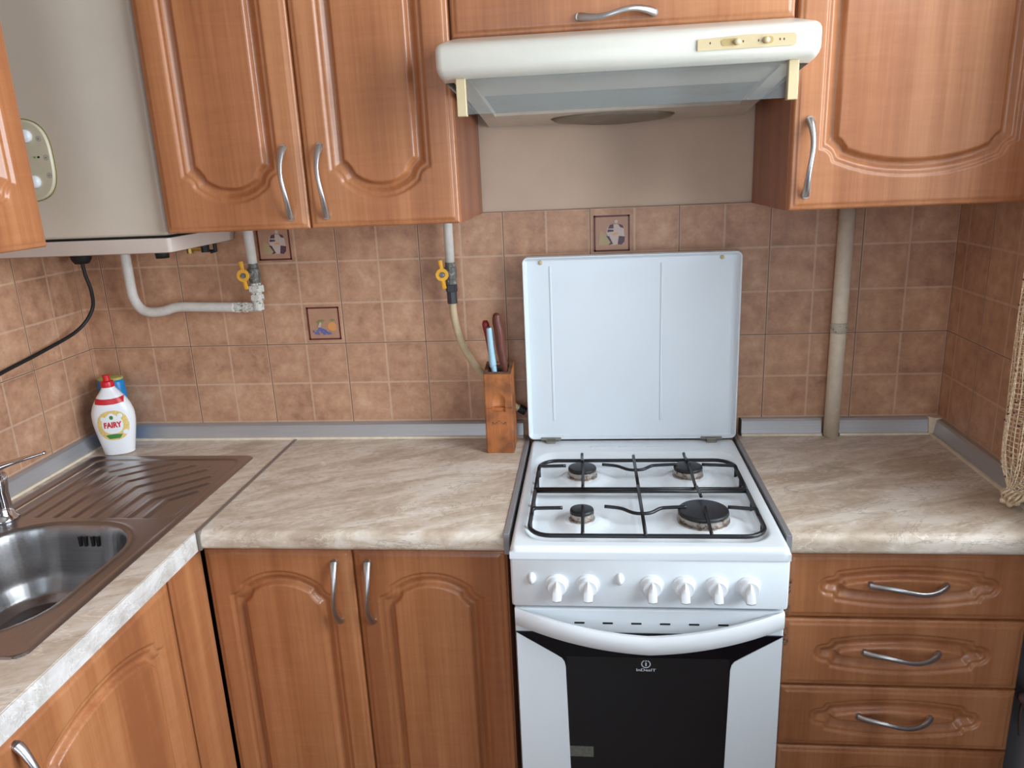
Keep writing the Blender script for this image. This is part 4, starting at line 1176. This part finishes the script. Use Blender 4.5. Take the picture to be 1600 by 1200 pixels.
# front board edges
for xx in (KX0_, KX1_):
    Vs = []
    for v in vs:
        Vs.append((xx, float(kf(np.array([xx]), np.array([v]))[1][0]), v)); Vs.append((xx, KYF + .016, v))
    Fs = [(2 * i, 2 * i + 1, 2 * i + 3, 2 * i + 2) for i in range(len(vs) - 1)]
    b.add(Vs, Fs)
b.add([(KX0_, KYF + .003, KT), (KX1_, KYF + .003, KT), (KX1_, KYF + .016, KT + .0015), (KX0_, KYF + .016, KT + .0015)], [(0, 1, 2, 3)])
slabz(KX0_, KX0_ + wl_, KYF + .016, KYB, WT + .0005, zt(KYF + .016), KTB); slabz(KX1_ - wl_, KX1_, KYF + .016, KYB, WT + .0005, zt(KYF + .016), KTB)
slabz(KX0_ + wl_, KX1_ - wl_, KYB - .009, KYB, WT + .0005, zt(KYB - .009), KTB)
slabz(KX0_ + wl_, KX1_ - wl_, KYF + .016, KYB - .009, WT + .0005, .90, .90)
o = b.obj('block_body', BLOCKWOOD, t); smoothed(o, 40)
b = MB(); DARKW = plain('darkened_wood', (70, 50, 38), .7, 0, .2, 60)
for y0_, y1_ in ((-.092, -.086), (-.071, -.066)):
    b.box(KX0_ + wl_ + .0002, KX1_ - wl_ - .0002, y0_, y1_, .9002, zt(y0_) - .001)
b.box(.984, .988, -.1095, -.0922, .9002, 1.054)
b.obj('slot_divider', DARKW, t)
b = MB(); e_ = .0004
def topq(xa, xb, ya, yb): b.add([(xa, ya, zt(ya) + e_), (xb, ya, zt(ya) + e_), (xb, yb, zt(yb) + e_), (xa, yb, zt(yb) + e_), (xa, ya, zt(ya) - e_), (xb, ya, zt(ya) - e_), (xb, yb, zt(yb) - e_), (xa, yb, zt(yb) - e_)], [(0, 1, 2, 3), (7, 6, 5, 4), (0, 4, 5, 1), (1, 5, 6, 2), (2, 6, 7, 3), (3, 7, 4, 0)])
topq(KX0_ + .001, KX1_ - .001, KYF + .005, KYF + .016); topq(KX0_ + .001, KX0_ + wl_, KYF + .016, KYB - .009); topq(KX1_ - wl_, KX1_ - .001, KYF + .016, KYB - .009); topq(KX0_ + .001, KX1_ - .001, KYB - .009, KYB - .001)
b.obj('top_face', plain('grimy_end_grain', (112, 80, 60), .7, 0, .3, 70), t)
b = MB()
for k in range(14):
    a = PI * k / 13; b.lathe([(0, .0011), (.0006, .001)], (.9855 - .016 * math.cos(a) , KYF - .0001, .935 + .006 * math.sin(a) + .003 * math.sin(5 * a)), (0, -1, 0), 8)
b.obj('punched_marks', DARKW, t)
def knife(pts, R, mat, blade_w, label, name='kitchen_knife', flat=.62, tip=.0):
    p0 = Vector(pts[0]); p1 = Vector(pts[-1])
    t = thing(name, tuple(p0), label, 'knife', 'knives standing in the block')
    b = MB(); b.tube(pts, R, 14, flat=flat, up=(1, 0, 0), smoothn=5); h = b.obj('knife_handle', mat, t, smooth=True)
    d = (p1 - p0); zb = .9075
    b = MB(); x, y = p0.x, p0.y
    b.add([(x - .0007, y - blade_w, p0.z + .002), (x + .0007, y - blade_w, p0.z + .002), (x + .0007, y + blade_w, p0.z + .002), (x - .0007, y + blade_w, p0.z + .002),
           (x - .0005, y - blade_w * .3, zb), (x + .0005, y - blade_w * .3, zb), (x + .0005, y + blade_w * .8, zb), (x - .0005, y + blade_w * .8, zb)],
          [(0, 1, 2, 3), (7, 6, 5, 4), (0, 4, 5, 1), (1, 5, 6, 2), (2, 6, 7, 3), (3, 7, 4, 0)])
    b.obj('blade', CHROME, t)
    if name == 'kitchen_knife' and mat is not KNIFE_BLUE:
        b = MB()
        for s in (.3, .65):
            q = p0 + d * s; b.cyl((q.x, q.y - .0095, q.z), (0, -1, 0), .002, .001, 10)
    return t
knife([(.9705, -.0785, 1.058), (.968, -.079, 1.09), (.9640, -.080, 1.13), (.9600, -.081, 1.160), (.9590, -.081, 1.170)], [.0080, .0072, .0082, .0098, .0060], KNIFE_RED, .0055, 'knife with a red and maroon handle, leftmost in the block', flat=.85)
knife([(.9770, -.1000, 1.050), (.9760, -.1000, 1.066), (.9745, -.1000, 1.072), (.9715, -.1000, 1.12), (.9700, -.1000, 1.153), (.9698, -.1000, 1.157)], [.0066, .0072, .0092, .0078, .0074, .0050], KNIFE_BLUE, .006, 'knife with a pale blue handle, in the middle of the block', flat=.9)
knife([(1.0010, -.1000, 1.052), (.9990, -.1000, 1.075), (.9940, -.0990, 1.110), (.9920, -.0980, 1.145), (.9880, -.0980, 1.170), (.9885, -.0980, 1.184), (.9890, -.0980, 1.190)], [.0065, .0092, .0110, .0116, .0112, .0095, .0045], KNIFE_BROWN, .006, 'knife with a thick dark brown handle, rightmost in the block', flat=.95)

# ================================================================ NET CURTAIN AT THE WINDOW
t = thing('net_curtain', (1.955, -.45, WT), 'cream open-weave net curtain tied into a knot at the right wall', 'curtain')
NX = 1.957
def netp(s, z):
    """s in 0..1 around the gathered, flattened tube of netting"""
    k = np.clip((z - .905) / .05, 0, 1); k = k * k * (3 - 2 * k)
    hw_ = .016 + .069 * k; hx = .014 + .012 * k
    cy = -.430 - .030 * k
    a = 2 * PI * s
    wob = .004 * math.sin(7 * s * 6.28 + z * 9) * k
    return (NX + (hx + wob) * math.sin(a), cy + (hw_ + wob) * math.cos(a), z + .0015 * math.sin(a * 5 + z * 40))
b = MB(); rnd = random.Random(5)
NV = 32; zs = list(np.arange(.905, 1.80, .030))
for i in range(NV):
    s = i / NV; j = rnd.uniform(-.2, .2) / NV
    b.tube([netp(s + j * math.sin(z * 30), z) for z in zs], .0008 if i % 2 else .0010, 4)
zz = .912
while zz < 1.80:
    P = [netp(k / 40, zz + .0008 * math.sin(k * 1.7)) for k in range(41)]
    b.tube(P, .0008, 4); zz += .0094 + rnd.uniform(-.0012, .0012)
b.obj('netting', ROPE, t)
b = MB()
for k in range(420):
    s = rnd.random(); z = .92 + .85 * rnd.random()
    if math.sin(z * 31) * .5 + rnd.random() < .42: continue
    p = Vector(netp(s, z)); 
    b.lathe([(-.0022, .0008), (-.001, .0020), (.001, .0020), (.0022, .0008)], p, (rnd.uniform(-1, 1), rnd.uniform(-1, 1), rnd.uniform(-1, 1)), 5)
o = b.obj('plum_flecks', BEAD, t); tag(o, kind='stuff')
b = MB()
for k in range(14):
    a = 2 * PI * k / 14
    b.tube([(NX + .014 * math.sin(a), -.430 + .016 * math.cos(a), .908), (NX + .020 * math.sin(a + .4), -.424 + .022 * math.cos(a + .4), .894), (NX + .008 * math.sin(a + .8), -.415 + .010 * math.cos(a + .8), .8765)], .0022, 6, smoothn=4)
b.lathe([(-.010, .004), (-.006, .012), (0, .0145), (.006, .011), (.010, .004)], (NX, -.413, .8785), seg=14)
for k in range(6):
    a = PI * k / 3; b.lathe([(-.006, .002), (-.003, .0055), (.003, .0055), (.006, .002)], (NX + .012 * math.cos(a), -.413 + .012 * math.sin(a), .8745 + .003 * (k % 2)), (math.cos(a), math.sin(a), .5), 8)
b.obj('knot', ROPE, t, smooth=True)
b = MB(); b.tube([(1.972, -.25, 1.86), (1.972, -2.0, 1.86)], .008, 12)
b.V = [(x, y, z) for x, y, z in b.V]
cr = b.obj('curtain_rail', WHITEP, smooth=True); tag(cr, 'white curtain rail above the window on the right wall', 'rail')
for y_ in (-.40, -1.9): MB().tube([(1.972, y_, 1.86), (2.006, y_, 1.86)], .005, 8).obj('rail_bracket', WHITEP, cr)
for k in range(5):
    b = MB(); y_ = -.36 - .03 * k; b.tube([(1.972 + .012 * math.cos(a), y_, 1.86 + .012 * math.sin(a)) for a in np.linspace(0, 2 * PI, 13)], .0015, 6); b.tube([(1.972, y_, 1.848), (1.955, -.42 + (y_ + .42) * .9, 1.79)], .0012, 5)
    b.obj('curtain_ring', NICKEL, t)

# ================================================================ RIBBON BESIDE THE DRAWERS
t = thing('tied_ribbon', (1.985, -.50, .50), 'brown ribbon tied in a bow against the wall beside the drawers', 'ribbon')
b = MB(); X, Y, Z = 1.9915, -.492, .515
b.lathe([(-.010, .004), (-.005, .010), (.005, .010), (.010, .004)], (X - .004, Y, Z), (0, 1, 0), 10)
b.tube([(X, Y, Z), (X - .004, Y - .03, Z + .018), (X, Y - .06, Z + .020), (X, Y - .055, Z - .006), (X, Y - .02, Z - .006), (X, Y, Z)], .0055, 8, flat=.5, up=(1, 0, 0), smoothn=5)
b.obj('bow', RIBBON, t, smooth=True)
b = MB(); b.tube([(X, Y, Z), (X - .002, Y + .008, Z - .03), (X, Y + .004, Z - .085)], [.005, .0045, .003], 8, flat=.4, up=(1, 0, 0), smoothn=5)
b.tube([(X, Y, Z), (X - .002, Y - .022, Z - .022), (X, Y - .05, Z - .035)], [.005, .0045, .003], 8, flat=.4, up=(1, 0, 0), smoothn=5)
b.obj('ribbon_tail', RIBBON, t, smooth=True)
